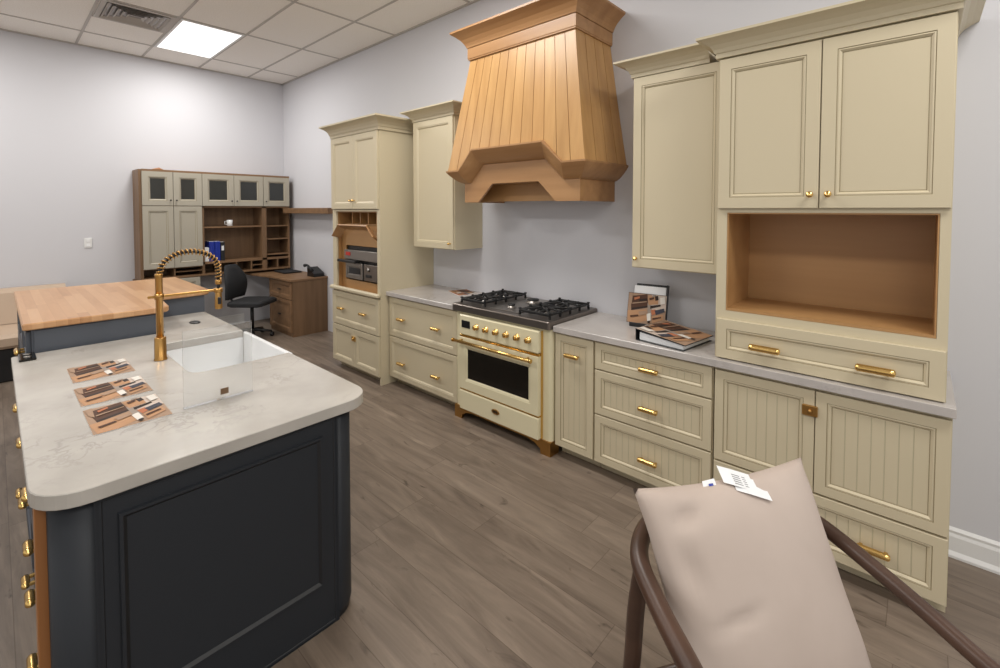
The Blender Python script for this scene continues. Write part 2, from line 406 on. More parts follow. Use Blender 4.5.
# ---- tall oven/pantry cabinet at the left
t = thing('tall_cabinet', 'tall cream cabinet with an open wood niche, farthest left on the kitchen wall', 'cabinet', (3.27, -.3, 0))
L0, L1, YF = 2.81, 3.72, -.63
b = MB()
b.box(L0, L0+.02, YF, WY-.002, .07, 2.47, cream); b.box(L1-.02, L1, YF, WY-.002, .0, 2.47, cream)
b.box(L0+.02, L1-.02, WY-.02, WY-.002, .07, 2.47, cream)
b.box(L0+.02, L1-.02, YF, WY-.02, 2.45, 2.47, cream); b.box(L0+.02, L1-.02, YF, WY-.02, 1.69, 1.71, cream)
b.box(L0+.02, L1-.02, YF, WY-.02, .83, .85, cream); b.box(L0+.02, L1-.02, YF, WY-.02, .07, .09, cream)
b.box(L0+.02, L0+.075, YF, YF+.02, .85, 1.69, cream); b.box(L1-.05, L1-.02, YF, YF+.02, .85, 1.69, cream)
b.box(L0+.02, L1-.02, YF+.07, YF+.085, 0, .07, cream)
b.build('carcass', t)
b = MB(); b.crown(L0, L1, YF-.005, WY-.002, crown_prof(2.472, 2.60, .095), cream); b.build('crown_moulding', t)
b = MB(); b.box(L0-.012, L1+.01, YF-.045, YF-.001, .853, .895, cream, .012); b.build('ledge', t)
mid = (L0+L1)/2
for x0, x1, kx in ((L0+.012, mid-.002, mid-.03), (mid+.002, L1-.012, mid+.03)):
    b = MB(); b.panel(x0, x1, 1.715, 2.465, YF-.021, cream, cream, .06); d = b.build('door', t); knob(kx, 1.80, YF-.021, d, .013)
b = MB(); b.panel(L0+.012, L1-.006, .485, .838, YF-.021, cream, cream, .055); d = b.build('drawer', t)
pull(3.03, .665, YF-.021, d, .1); pull(3.46, .665, YF-.021, d, .1)
for x0, x1 in ((L0+.012, mid-.002), (mid+.002, L1-.006)):
    b = MB(); b.panel(x0, x1, .085, .475, YF-.021, cream, cream, .055); d = b.build('door', t)
    if x0 < mid-.1:
        b = MB(); b.box(mid-.035, mid+.03, YF-.034, YF-.0215, .355, .405, brass, .003); b.lathe((mid-.003, YF-.034, .38), [(.008, 0), (.008, -.008), (0, -.011)], brass, 12, 'y'); b.build('latch', d)
# niche lining, cubbies, arched valance, appliance panel
b = MB(); nx0, nx1 = L0+.08, L1-.055; nb = YF+.40
b.box(nx0-.004, nx0+.006, YF+.022, nb, .851, 1.689, maple_v); b.box(nx1-.006, nx1+.004, YF+.022, nb, .851, 1.689, maple_v)
b.box(nx0-.004, nx1+.004, nb, nb+.01, .851, 1.689, maple); b.box(nx0+.006, nx1-.006, YF+.022, nb, .851, .861, maple); b.box(nx0+.006, nx1-.006, YF+.022, nb, 1.68, 1.689, maple)
b.build('niche_lining', t)
b = MB()
for k in range(1, 5):
    x = nx0+(nx1-nx0)*k/5; b.box(x-.008, x+.008, YF+.1, nb-.002, 1.56, 1.679, maple_v)
b.box(nx0+.007, nx1-.007, YF+.1, nb-.002, 1.545, 1.56, maple); b.build('cubby_rack', t)
def arch_pts(x0, x1, lo, hi, rise): return [(x0, lo), (x0+rise, hi), (x1-rise, hi), (x1, lo)]
b = MB()
outer = [(nx0-.03, 1.425), (nx0+.10, 1.545), (nx1-.12, 1.545), (nx1-.01, 1.44)]
inner = [(nx0+.03, 1.405), (nx0+.13, 1.50), (nx1-.15, 1.50), (nx1-.045, 1.40)]
for k in range(3):
    o1, o2, i1, i2 = outer[k], outer[k+1], inner[k], inner[k+1]
    yo, yi = YF-.045, YF+.03
    b.loft([[(o1[0], yo, o1[1]), (o1[0], yo+.01, o1[1]+.012), (i1[0], yi+.01, i1[1]+.012), (i1[0], yi, i1[1])], [(o2[0], yo, o2[1]), (o2[0], yo+.01, o2[1]+.012), (i2[0], yi+.01, i2[1]+.012), (i2[0], yi, i2[1])]], oakh)
b.build('arched_valance', t)
b = MB(); a0, a1 = nx0+.09, nx1-.03
b.box(nx0+.008, a0, YF+.06, YF+.075, .862, 1.544, maple_v); b.box(a1, nx1-.008, YF+.06, YF+.075, .862, 1.544, maple_v)
b.box(a0, a1, YF+.06, YF+.075, 1.33, 1.544, maple); b.box(a0, a1, YF+.06, YF+.075, .862, .965, maple); b.build('face_panel', t)

# coffee machine built in the niche
t = thing('coffee_machine', 'black and steel built-in coffee machine in the niche of the tall cabinet', 'coffee machine', (3.32, YF+.15, .97))
b = MB(); b.box(a0+.008, a1-.008, YF+.08, YF+.3, .968, 1.322, black); b.build('body', t)
b = MB(); b.box(a0+.012, a1-.012, YF+.03, YF+.079, 1.185, 1.285, steel, .004); b.build('control_panel', t)
b = MB(); b.box(a0+.05, a0+.14, YF+.024, YF+.0295, 1.225, 1.262, red, .002); b.build('red_badge', t)
b = MB(); b.box(a0-.05, a0+.3, YF-.02, YF+.029, 1.155, 1.182, black, .003); b.build('tray_lid', t)
b = MB(); b.panel(a0+.03, a0+.36, .985, 1.15, YF+.035, steel, darksteel, .035, .04, 0, ovenglass); b.build('window', t)
b = MB(); b.box(a0+.38, a1-.012, YF+.04, YF+.079, .985, 1.15, darksteel, .004); b.lathe((a0+.47, YF+.04, 1.10), [(.02, 0), (.02, -.012), (0, -.014)], steel, 16, 'y'); b.box(a0+.42, a0+.52, YF+.034, YF+.04, 1.02, 1.05, black, .002); b.build('brew_panel', t)

# ---- base run helper
YB = -.525   # carcass front; fronts project to -.545
def base_unit(name, label, x0, x1, end=False):
    t = thing(name, label, 'cabinet', ((x0+x1)/2, -.25, 0))
    b = MB()
    b.box(x0+.001, x1-.001, YB, WY-.002, .075, CT-.042, cream)
    b.box(x0+.001, x1-.001, YB+.075, WY-.01, 0, .075, cream)
    b.build('carcass', t)
    return t
def front(t, kind, x0, x1, z0, z1, bead=0, stile=.05, label=None):
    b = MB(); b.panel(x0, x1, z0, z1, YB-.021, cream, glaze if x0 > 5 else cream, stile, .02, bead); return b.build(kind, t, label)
YD = YB-.021
t = base_unit('base_cabinet', 'cream base cabinet with two wide drawers, left of the range', 3.735, 4.722)
for z0, z1, hz in ((.49, .862, .672), (.085, .478, .25)):
    d = front(t, 'drawer', 3.742, 4.715, z0, z1)
    for hx in (3.95, 4.455): pull(hx, hz, YD, d, .10)
t = base_unit('base_cabinet', 'narrow cream pull-out cabinet right of the range', 5.71, 6.017)
d = front(t, 'drawer', 5.716, 6.012, .085, .862, .042); pull(5.862, .735, YD, d, .11)
t = base_unit('base_cabinet', 'cream base cabinet with three stacked drawers and brass pulls', 6.02, 6.747)
for z0, z1, hz in ((.69, .862, .765), (.40, .68, .53), (.085, .39, .222)):
    d = front(t, 'drawer', 6.027, 6.741, z0, z1, .042); pull(6.395, hz, YD, d, .12)
t = base_unit('base_cabinet', 'cream base cabinet with two beadboard doors over a wide drawer, rightmost', 6.75, 7.668)
ms = 7.205
for x0, x1 in ((6.757, ms-.002), (ms+.002, 7.664)):
    d = front(t, 'door', x0, x1, .372, .855, .044)
    if x0 < 7:
        b = MB(); b.box(ms-.05, ms+.012, YD-.014, YD-.0005, .735, .785, brass_dark, .003); b.lathe((ms-.018, YD-.014, .76), [(.008, 0), (.009, -.007), (.004, -.011), (0, -.011)], brass_dark, 12, 'y'); b.build('latch', d)
d = front(t, 'drawer', 6.757, 7.664, .085, .362, .044)
pull(6.95, .213, YD, d, .12); pull(7.43, .213, YD, d, .12)

# ---- countertops
b = MB(); b.box(3.722, 4.712, -.57, WY-.001, CT-.04, CT, quartz2, .002)
tag(b.build('countertop'), 'grey quartz worktop left of the range', 'countertop')
b = MB(); b.box(5.712, 7.676, -.57, WY-.001, CT-.04, CT, quartz2, .002)
tag(b.build('countertop'), 'long grey quartz worktop right of the range, under the hutch', 'countertop')

# ---- range
t = thing('range_cooker', 'cream range cooker with brass trim, six knobs and a gas hob', 'cooker', (5.215, -.3, 0))
X0, X1, RF = 4.728, 5.702, -.57
b = MB()
pts = rounded([(X0, RF, .03), (X1, RF, .03), (X1, WY-.03, 0), (X0, WY-.03, 0)])
b.prism(pts, .10, .885, range_cream); b.build('body', t)
b = MB(); sp = rounded([(X0-.012, RF-.035, .02), (X1+.004, RF-.035, .02), (X1+.004, WY-.004, 0), (X0-.012, WY-.004, 0)])
b.prism(sp, .888, .942, darksteel, .006)
b.build('hob_top', t, 'brushed dark steel hob top')
b = MB(); b.box(5.045, 5.375, -.53, .0, .943, .946, steel, .001); b.build('hob_centre', t)
DX0, DX1, DY = 4.825, 5.625, RF-.05
b = MB(); b.box(DX0, DX1, DY, RF+.01, .712, .868, range_cream, .006); b.build('control_panel', t)
b = MB(); b.box(DX0+.03, DX0+.125, DY-.004, DY-.0005, .77, .828, black, .002); b.build('display', t)
for k in range(6):
    x = 5.025+k*.103
    b = MB(); b.lathe((x, DY, .795), [(.024, -.0005), (.024, -.004), (.019, -.006), (.019, -.03), (.014, -.034), (0, -.034)], brass, 20, 'y')
    b.box(x-.004, x+.004, DY-.042, DY-.033, .78, .81, brass, .002); b.build('knob', t)
b = MB(); b.box(DX0, DX1, DY+.005, RF+.01, .692, .709, brass, .002); b.box(DX0, DX1, DY+.005, RF+.01, .262, .272, brass, .002); b.box(DX0-.005, DX0-.001, DY+.03, RF+.01, .105, .868, brass); b.box(DX1+.001, DX1+.005, DY+.03, RF+.01, .105, .868, brass); b.build('brass_trim', t, 'brass trim strips')
b = MB(); b.panel(DX0, DX1, .275, .69, DY, range_cream, range_cream, .075, .06, 0, ovenglass, .008)
d = b.build('oven_door', t)
b = MB(); hz = .668
b.tube([(DX0-.02, DY-.05, hz), (DX1-.03, DY-.05, hz)], .0125, brass, 14)
for hx in (DX0+.035, DX1-.085): b.tube([(hx, DY-.05, hz), (hx, DY-.0005, hz)], .008, brass, 10)
b.lathe((DX0-.02, DY-.05, hz), [(.016, -.006), (.016, .006)], brass, 14, 'x'); b.lathe((DX1-.03, DY-.05, hz), [(.016, -.006), (.016, .006)], brass, 14, 'x')
b.build('handle', d)
b = MB(); b.box(DX0, DX1, DY, RF+.01, .105, .26, range_cream, .006); d = b.build('drawer', t)
b = MB(); b.lathe((0, 0, 0), [(.036, -.0005), (.036, -.005), (.028, -.006), (0, -.006)], brass_dark, 20, 'y')
for v in b.v: v.x = v.x*1.1+5.225; v.z = v.z*.55+.19; v.y += DY
b2 = MB(); b2.v = b.v; b2.f = b.f; b2.m = b.m; b2.mats = b.mats; b2.sm = b.sm
for k in range(4): b2.box(5.204+k*.012, 5.209+k*.012, DY-.008, DY-.0055, .182, .198, black)
b2.build('badge', d)
# skirt with legs
b = MB()
leg = .11; pts = [(X0, 0.0), (X0+leg*.75, 0.0), (X0+leg*.8, .035), (X0+leg+.03, .062), (X0+leg+.09, .075), (X1-leg-.09, .075), (X1-leg-.03, .062), (X1-leg*.8, .035), (X1-leg*.75, 0), (X1, 0), (X1, .10), (X0, .10)]
for k in range(len(pts)): pass
def strip(lo, hi, y0, y1, m):
    for a, c in zip(range(len(lo)-1), range(1, len(lo))):
        b.loft([[(lo[a][0], y0, lo[a][1]), (lo[a][0], y1, lo[a][1]), (lo[a][0], y1, hi), (lo[a][0], y0, hi)], [(lo[c][0], y0, lo[c][1]), (lo[c][0], y1, lo[c][1]), (lo[c][0], y1, hi), (lo[c][0], y0, hi)]], m)
strip(pts[:10], .10, RF-.012, RF+.01, brass_dark)
b.box(X0, X0+.012, RF+.01, RF+.09, 0, .10, brass_dark); b.box(X1-.012, X1, RF+.01, RF+.09, 0, .10, brass_dark)
b.build('skirt', t, 'brass skirt with two bracket feet')
for xa, xb in ((X0+.012, X0+.06), (X1-.06, X1-.012)):
    b = MB(); b.box(xa, xb, -.06, -.02, 0, .0995, black); b.build('leg', t, 'black rear foot')
# grates and burners
def grate(x0, x1, y0, y1):
    b = MB(); z = .982; r = .009
    for y in (y0, y1, (y0+y1)/2): b.box(x0, x1, y-r, y+r, z-.02, z, iron, .003)
    for x in (x0+(x1-x0)*.33, x0+(x1-x0)*.67):
        for ya, yb_ in ((y0, y0+.06), ((y0+y1)/2-.06, (y0+y1)/2+.06), (y1-.06, y1)): b.box(x-.005, x+.005, ya, yb_, z-.012, z+.004, iron, .002)
    for x in (x0, x1): b.box(x-r, x+r, y0, y1, z-.014, z, iron, .003)
    for cy in (y0+(y1-y0)*.25, y0+(y1-y0)*.75):
        cx = (x0+x1)/2
        for a in range(8):
            an = a*math.pi/4; ex = (x1-x0)/2; ey = (y1-y0)/4
            dx, dy = math.cos(an), math.sin(an); s_ = min(ex/abs(dx) if abs(dx) > .1 else 9, ey/abs(dy) if abs(dy) > .1 else 9)
            b.tube([(cx+dx*.03, cy+dy*.03, z+.006), (cx+dx*s_*.6, cy+dy*s_*.6, z+.004), (cx+dx*s_, cy+dy*s_, z-.006)], .008, iron, 6)
    n = 5
    for k in range(n):
        y = y0+(y1-y0)*k/(n-1)
        for x in (x0, x1): b.box(x-.011, x+.011, y-.008, y+.008, z-.002, z+.010, iron, .003); b.box(x-.007, x+.007, y-.006, y+.006, .9425, z-.01, iron)
    return b.build('grate', t, 'black cast iron grate')
grate(4.765, 5.03, -.535, -.03); grate(5.39, 5.66, -.535, -.03)
def burner(x, y, r):
    b = MB(); b.lathe((x, y, .9463), [(r*1.25, 0), (r*1.25, .005), (r, .007), (r, .016), (r*.6, .018)], steel, 20)
    b.lathe((x, y, .9463), [(r*.95, .0165), (r*1.0, .02), (r*.98, .027), (0, .029)], iron, 20); b.build('burner', t)
for x in (4.8975, 5.525):
    for y in (-.41, -.155): burner(x, y, .038)
burner(5.21, -.42, .03); burner(5.21, -.15, .05)

# ---- wall cabinets
def wall_cab(label, x0, x1, yf, z0, z1, kn):
    t = thing('upper_cabinet', label, 'wall cabinet', ((x0+x1)/2, -.15, z0))
    b = MB(); b.box(x0, x1, yf, WY-.001, z0, z1, cream); b.build('carcass', t)
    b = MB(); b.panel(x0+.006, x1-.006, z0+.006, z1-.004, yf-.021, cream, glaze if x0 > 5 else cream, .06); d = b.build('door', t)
    knob(kn[0], kn[1], yf-.021, d, .013)
    b = MB(); b.crown(x0, x1 if x1 < 5 else x1-.10, yf-.01, WY-.001, crown_prof(z1+.001, z1+.10, .095), cream, True, x1 < 5); b.build('crown_moulding', t)
wall_cab('cream single-door wall cabinet between the tall cabinet and the wooden hood', 3.865, 4.45, -.325, 1.343, 2.555, (4.41, 1.40))
wall_cab('cream single-door wall cabinet between the wooden hood and the right hutch', 6.17, 6.74, -.325, 1.333, 2.548, (6.205, 1.395))

# ---- right hutch on the worktop
t = thing('hutch_cabinet', 'large cream hutch with two doors over an open wood niche, standing on the worktop', 'cabinet', (7.205, -.25, CT))
h0, h1, HF = 6.745, 7.646, -.51
b = MB()
b.box(h0, h0+.05, HF, WY-.002, CT+.001, 2.50, cream); b.box(h1-.034, h1, HF, WY-.002, CT+.001, 2.50, cream)
b.box(h0+.05, h1-.034, HF, WY-.002, 1.692, 2.50, cream); b.box(h0+.05, h1-.034, HF, WY-.002, CT+.001, 1.172, cream)
b.box(h0+.05, h1-.034, WY-.02, WY-.002, 1.172, 1.692, cream); b.build('carcass', t)
b = MB(); n0, n1, z0, z1, yb = h0+.051, h1-.035, 1.173, 1.691, -.10
b.box(n0, n0+.006, HF+.001, yb, z0, z1, maple); b.box(n1-.006, n1, HF+.001, yb, z0, z1, maple)
b.box(n0, n1, yb, yb+.01, z0, z1, maple); b.box(n0+.006, n1-.006, HF+.001, yb, z0, z0+.012, maple); b.box(n0+.006, n1-.006, HF+.001, yb, z1-.006, z1, maple)
b.build('niche_lining', t, 'maple niche lining')
for x0, x1, kx in ((h0+.008, 7.196, 7.165), (7.201, h1-.004, 7.235)):
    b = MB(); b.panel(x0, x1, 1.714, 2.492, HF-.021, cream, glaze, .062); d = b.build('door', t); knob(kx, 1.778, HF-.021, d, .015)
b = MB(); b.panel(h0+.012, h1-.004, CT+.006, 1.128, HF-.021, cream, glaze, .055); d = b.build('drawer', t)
pull(6.99, 1.012, HF-.021, d, .14, .0165); pull(7.42, 1.009, HF-.021, d, .14, .0165)
b = MB(); b.crown(h0, h1, HF-.012, WY-.002, crown_prof(2.502, 2.607, .09), cream); b.build('crown_moulding', t)

# ---- wooden range hood
t = thing('range_hood', 'large tapered oak range hood with upright planks and an arched apron', 'range hood', (5.28, -.2, 1.77))
ax0, ax1, AY = 4.715, 5.845, -.45
fx0, fx1, FY = 4.60, 5.955, -.56
kx0, kx1, KY = 4.785, 5.80, -.45
yw = WY-.001
b = MB()   # apron
lo = [(ax0, 1.768), (4.875, 1.768), (5.03, 1.915), (5.49, 1.915), (5.645, 1.768), (ax1, 1.768)]
def strip2(b, lo, hi, y0, y1, m):
    for k in range(len(lo)-1):
        b.loft([[(lo[k][0], y0, lo[k][1]), (lo[k][0], y1, lo[k][1]), (lo[k][0], y1, hi), (lo[k][0], y0, hi)], [(lo[k+1][0], y0, lo[k+1][1]), (lo[k+1][0], y1, lo[k+1][1]), (lo[k+1][0], y1, hi), (lo[k+1][0], y0, hi)]], m)
strip2(b, lo, 2.10, AY, AY+.02, oakh)
b.box(ax0, ax0+.02, AY+.02, yw, 1.768, 2.10, oakh); b.box(ax1-.02, ax1, AY+.02, yw, 1.768, 2.10, oakh)
b.box(ax0+.02, ax1-.02, AY+.02, yw, 1.93, 1.945, maple)
b.build('apron', t)
b = MB(); b.box(ax0+.021, ax1-.021, -.26, -.24, 1.776, 1.929, maple); b.build('inner_board', t)
b = MB()   # liner
b.box(4.9, 5.66, AY+.03, -.262, 1.915, 1.929, maple, .002); b.build('soffit_board', t)
# arched flared moulding
O = [(fx0, 2.018), (4.75, 2.018), (4.903, 2.176), (5.60, 2.176), (5.766, 2.022), (fx1, 2.022)]
I = [(ax0, 1.925), (4.79, 1.925), (4.935, 2.07), (5.55, 2.07), (5.715, 1.918), (ax1, 1.918)]
b = MB(); rows = []
for k in range(7):
    u = k/6; so = 1-math.cos(u*math.pi/2); sz = math.sin(u*math.pi/2)   # cove
    so, sz = u**1.0, u**1.6
    r = []
    y = AY+(FY-AY)*so
    xl = ax0+(fx0-ax0)*so; xr = ax1+(fx1-ax1)*so; zl = I[0][1]+(O[0][1]-I[0][1])*sz; zr = I[-1][1]+(O[-1][1]-I[-1][1])*sz
    r.append((xl, yw, zl))
    for (ix, iz), (ox, oz) in zip(I, O): r.append((ix+(ox-ix)*so, y, iz+(oz-iz)*sz))
    r.append((xr, yw, zr)); rows.append(r)
top = [(p[0], p[1], p[2]+.012) for p in rows[-1]]
rows.append(top)
inn = [(min(max(p[0], ax0+.01), ax1-.01), max(p[1], AY+.005), p[2]+.012) for p in top]
rows.append(inn)
b.loft(rows, oakh, cap=False, closed=False); b.build('flared_moulding', t)
# tapered body with planks
zb, zt = 2.03, 2.935
def bx(tz, side):  # body side x and y at height
    u = (zt-tz)/(zt-zb); e = u+.10*u*u-.10*u
    return (kx0+(fx0+.012-kx0)*e if side < 0 else kx1+(fx1-.012-kx1)*e), KY+(FY+.012-KY)*e
b = MB()
lv = [zt-(zt-zb)*k/6 for k in range(7)]
b.loft([[(bx(z, -1)[0]+.004, yw, z), (bx(z, -1)[0]+.004, bx(z, 1)[1]+.004, z), (bx(z, 1)[0]-.004, bx(z, 1)[1]+.004, z), (bx(z, 1)[0]-.004, yw, z)] for z in lv[:-1]] +
       [[(bx(2.18, -1)[0]+.006, yw, 2.18), (bx(2.18, -1)[0]+.006, bx(2.18, 1)[1]+.006, 2.18), (bx(2.18, 1)[0]-.006, bx(2.18, 1)[1]+.006, 2.18), (bx(2.18, 1)[0]-.006, yw, 2.18)]], oakh)
b.build('shell', t)
def arch_z(x):
    if x < 4.75: return 2.032
    if x < 4.903: return 2.032+(x-4.75)/(4.903-4.75)*.158
    if x < 5.60: return 2.19
    if x < 5.766: return 2.19-(x-5.60)/(5.766-5.60)*.155
    return 2.036
NP = 12
b = MB()
for k in range(NP):
    t0, t1 = k/NP, (k+1)/NP
    g = .0022
    def X(tt, z, s=0): a = bx(z, -1)[0]; c = bx(z, 1)[0]; return a+(c-a)*tt+s
    def col(tt, s):
        # bottom height where this seam meets the arch
        z = 2.1
        for _ in range(20): z = arch_z(X(tt, z, s))
        return z
    tops = [zt]
    zL, zR = col(t0, g), col(t1, -g)
    bot = [(X(t0, zL, g), zL)]
    for xb in (4.75, 4.903, 5.60, 5.766):
        z = arch_z(xb)
        if X(t0, z, g) < xb < X(t1, z, -g): bot.append((xb, z))
    bot.append((X(t1, zR, -g), zR))
    topp = [(X(t1, zt, -g), zt), (X(t0, zt, g), zt)]
    pl = bot+topp
    fr = [(x, bx(z, 1)[1], z) for x, z in pl]
    fb = [(x+(g if False else 0), bx(z, 1)[1]+.008, z) for x, z in pl]
    b.loft([fb, fr], oakv)
b.build('front_planks', t)
for side in (-1, 1):
    b = MB(); n = 4
    for k in range(n):
        y_ = lambda tt, z: (yw+(bx(z, 1)[1]-yw)*tt)
        g = .003; q = []
        for z in (zt, 2.6, 2.3, 2.032):
            q.append((y_(k/n, z)-g, y_((k+1)/n, z)+(g if k < n-1 else 0), z))
        out = [[(bx(z, side)[0], a, z), (bx(z, side)[0], c, z), (bx(z, side)[0]-side*.008, c, z), (bx(z, side)[0]-side*.008, a, z)] for a, c, z in q]
        b.loft(out, oakv)
    b.build('side_planks', t)
b = MB(); b.crown(kx0-.012, kx1+.012, KY-.014, yw, [(0, zt-.004), (0, zt+.004), (.004, zt+.008), (.004, 3.025)], oakh)
b.build('frieze', t)
b = MB()
cp = [(.0, 3.027), (.01, 3.03), (.014, 3.042), (.024, 3.062), (.045, 3.09), (.075, 3.116), (.1, 3.134), (.108, 3.14), (.108, 3.155)]
b.crown(kx0-.012, kx1+.012, KY-.014, yw, cp, oakh); b.build('crown_moulding', t)

# ================================================================== ISLAND
t = thing('kitchen_island', 'charcoal kitchen island with rounded corner posts and a framed end panel', 'kitchen island', (4.9, -2.55, 0))
bx0, bx1, by0, by1 = 3.98, 5.80, -3.045, -2.10
IZ = CT-.047
b = MB(); R = .095
def post(x, y, a0, m, z0=.03, z1=IZ):
    ring = []
    return [(x+R*math.cos(a0+k*math.pi/2/8), y+R*math.sin(a0+k*math.pi/2/8)) for k in range(9)]
rp = post(bx1-R, by0+R, -math.pi/2, None); lp = post(bx1-R, by1-R, 0, None)
b = MB(); body = [(bx0, by0+.02)] + [(5.0, by0+.02), (bx1-R-.002, by0+.02), (bx1-R-.002, by0+R), (bx1-.012, by0+R+.002), (bx1-.012, by1-R-.002), (bx1-R-.002, by1-R), (bx1-R-.002, by1-.002), (5.0, by1-.002), (4.985, by1-.002), (4.985, by1-.47), (4.25, by1-.47), (4.25, by1-.002), (bx0, by1-.002)]
b.prism(body, .04, IZ, charcoal); b.build('carcass', t)
for ps, cy in ((rp, by0+R), (lp, by1-R)):
    pp = [(x, y) for x, y in ps] + [(bx1-R, cy)] if True else ps
    b = MB(); n = len(ps)
    ins = [(bx1-R+(x-bx1+R)*.9, cy+(y-cy)*.9) for x, y in ps]
    b.loft([[(x, y, 0) for x, y in ins+[(bx1-R, cy)]], [(x, y, .045) for x, y in pp], [(x, y, IZ) for x, y in pp]], charcoal, smooth=True); b.build('corner_post', t)
# end panel, facing +x
ME = Matrix.Rotation(math.pi/2, 4, 'Z')    # local -y -> +x ; local x -> +y
b = MB(Matrix.Translation((bx1, 0, 0)) @ ME)
b.panel(by0+R+.004, by1-R-.004, .0, IZ-.003, -.0, charcoal, charcoal_dark, .001, .011, 0, None, .0025)
b.build('end_panel', t)
b = MB(Matrix.Translation((bx1, 0, 0)) @ ME)
def frame_mould(b, x0, x1, z0, z1, yf, m, g):
    pr = [(0, .002, g), (.003, -.007, m), (.012, -.007, m), (.022, .002, g)]
    R_ = [[b.vert(p) for p in ((x0+i, yf+d, z0+i), (x1-i, yf+d, z0+i), (x1-i, yf+d, z1-i), (x0+i, yf+d, z1-i))] for i, d, _ in pr]
    for k in range(1, len(pr)):
        for q in range(4): b.face([R_[k-1][q], R_[k-1][(q+1) % 4], R_[k][(q+1) % 4], R_[k][q]], pr[k][2])
frame_mould(b, -2.898, -2.258, .185, .80, 0, charcoal, charcoal_dark)
b.build('panel_moulding', t)
b = MB(); b.box(bx0+.03, bx1-.03, by0+.09, by1-.09, 0, .04, charcoal_dark); b.build('plinth', t)
# drawers on the left flank (facing -y)
fl = by0+.0205
def flank(x0, x1, zs, px):
    for z0, z1 in zs:
        b = MB(); b.panel(x0, x1, z0, z1, fl-.021, slate, charcoal_dark, .045, .02); d = b.build('drawer', t, 'slate blue drawer front'); 
        pull(px, (z0+z1)/2+.02, fl-.021, d, .075, .0135)
flank(5.12, 5.60, [(.67, .85), (.50, .66), (.33, .49), (.06, .32)], 5.42)
flank(4.62, 5.10, [(.70, .85), (.38, .69), (.06, .37)], 4.97)
flank(4.02, 4.60, [(.70, .85), (.06, .69)], 4.5)
b = MB(); b.box(5.60, 5.69, fl-.044, fl-.0005, .35, .86, orange_wood, .002); b.build('filler_strip', t, 'orange wood strip beside the corner post')

# far wing of the island under the counter
b = MB(); b.box(3.50, 3.975, -2.37, by1-.002, .0, IZ, charcoal); b.build('end_wing', t)

# island worktop with sink cut-out
t = thing('island_worktop', 'pale veined quartz worktop on the charcoal island, cut out for the sink', 'countertop', (4.9, -2.55, CT-.045))
c0, c1 = CT-.045, CT
sx0, sx1, sy = 4.265, 4.972, -2.50
ty = -2.035
pts = rounded([(3.96, -3.08, .01), (5.825, -3.08, .13), (5.82, ty, .12), (sx1, ty, .006), (sx1, sy, .07), (sx0, sy, .04), (sx0, ty, .006), (3.44, ty, .015), (3.44, -2.392, 0), (3.96, -2.392, 0)])
def tri_prism(b, pts, z0, z1, m, bev=.004):
    import mathutils.geometry as mg
    s_ = shrink(pts, bev); n = len(pts)
    tri = mg.tessellate_polygon([[Vector((x, y, 0)) for x, y in s_]])
    lo = [b.vert((x, y, z0)) for x, y in s_]; l1 = [b.vert((x, y, z0+bev)) for x, y in pts]; h1_ = [b.vert((x, y, z1-bev)) for x, y in pts]; hi = [b.vert((x, y, z1)) for x, y in s_]
    for a, c in ((lo, l1), (l1, h1_), (h1_, hi)):
        for k in range(n): b.face([a[k], a[(k+1) % n], c[(k+1) % n], c[k]], m)
    for tr in tri: b.face([hi[i] for i in tr], m); b.face([lo[i] for i in tr][::-1], m)
b = MB(); tri_prism(b, pts, c0, c1, quartz, .0025); b.build('slab', t)

# farmhouse sink
t = thing('farmhouse_sink', 'white apron-front farmhouse sink set in the island', 'sink', (4.62, -2.27, .66))
b = MB(); z0, z1 = .66, .868
ox0, ox1, oy0, oy1 = 4.254, 4.981, -2.545, -2.012
b.box(ox0, ox1, oy0, oy1, z0, z0+.02, white_cer)
b.box(ox0, ox0+.014, oy0, -2.036, z0+.02, z1, white_cer); b.box(ox1-.014, ox1, oy0, -2.036, z0+.02, z1, white_cer)
b.box(ox0+.014, ox1-.014, oy0, oy0+.03, z0+.02, z1, white_cer)
b.box(sx0+.003, sx1-.003, -2.036, oy1, z0+.02, .905, white_cer, .006)
b.build('basin', t)
b = MB(); b.lathe((4.62, -2.29, z0+.0205), [(.045, 0), (.045, .003), (.03, .001), (0, .001)], steel, 20); b.build('drain', t)

# faucet
t = thing('kitchen_faucet', 'brass pull-down faucet with an open coil spring arc beside the sink', 'faucet', (4.60, -2.56, CT))
fx, fy = 4.60, -2.548
b = MB(); b.lathe((fx, fy, CT), [(.030, .0005), (.030, .006), (.027, .008), (.026, .115), (.0245, .12)], brass_dark, 24); b.build('base', t)
b = MB(); b.lathe((fx, fy, CT), [(.0165, .121), (.0165, .44), (.0185, .442), (.0185, .455), (.010, .458)], brass_dark, 20); b.build('column', t)
arc = []
for k in range(41):
    u = k/40; a = math.pi-u*math.pi*1.0
    cy_, cz_ = fy+.006+.136, 1.375
    arc.append(Vector((fx, cy_+.136*math.cos(a), cz_+.102*math.sin(a))))
arc = [Vector((fx, fy, 1.365))]+arc+[Vector((fx, fy+.279, 1.335)), Vector((fx, fy+.278, 1.31))]
b = MB(); b.tube(arc, .0085, black, 10); b.tube([arc[-1], (fx, fy+.278, 1.27), (fx, fy+.277, 1.24)], .0085, black, 10); b.build('hose', t, 'black hose')
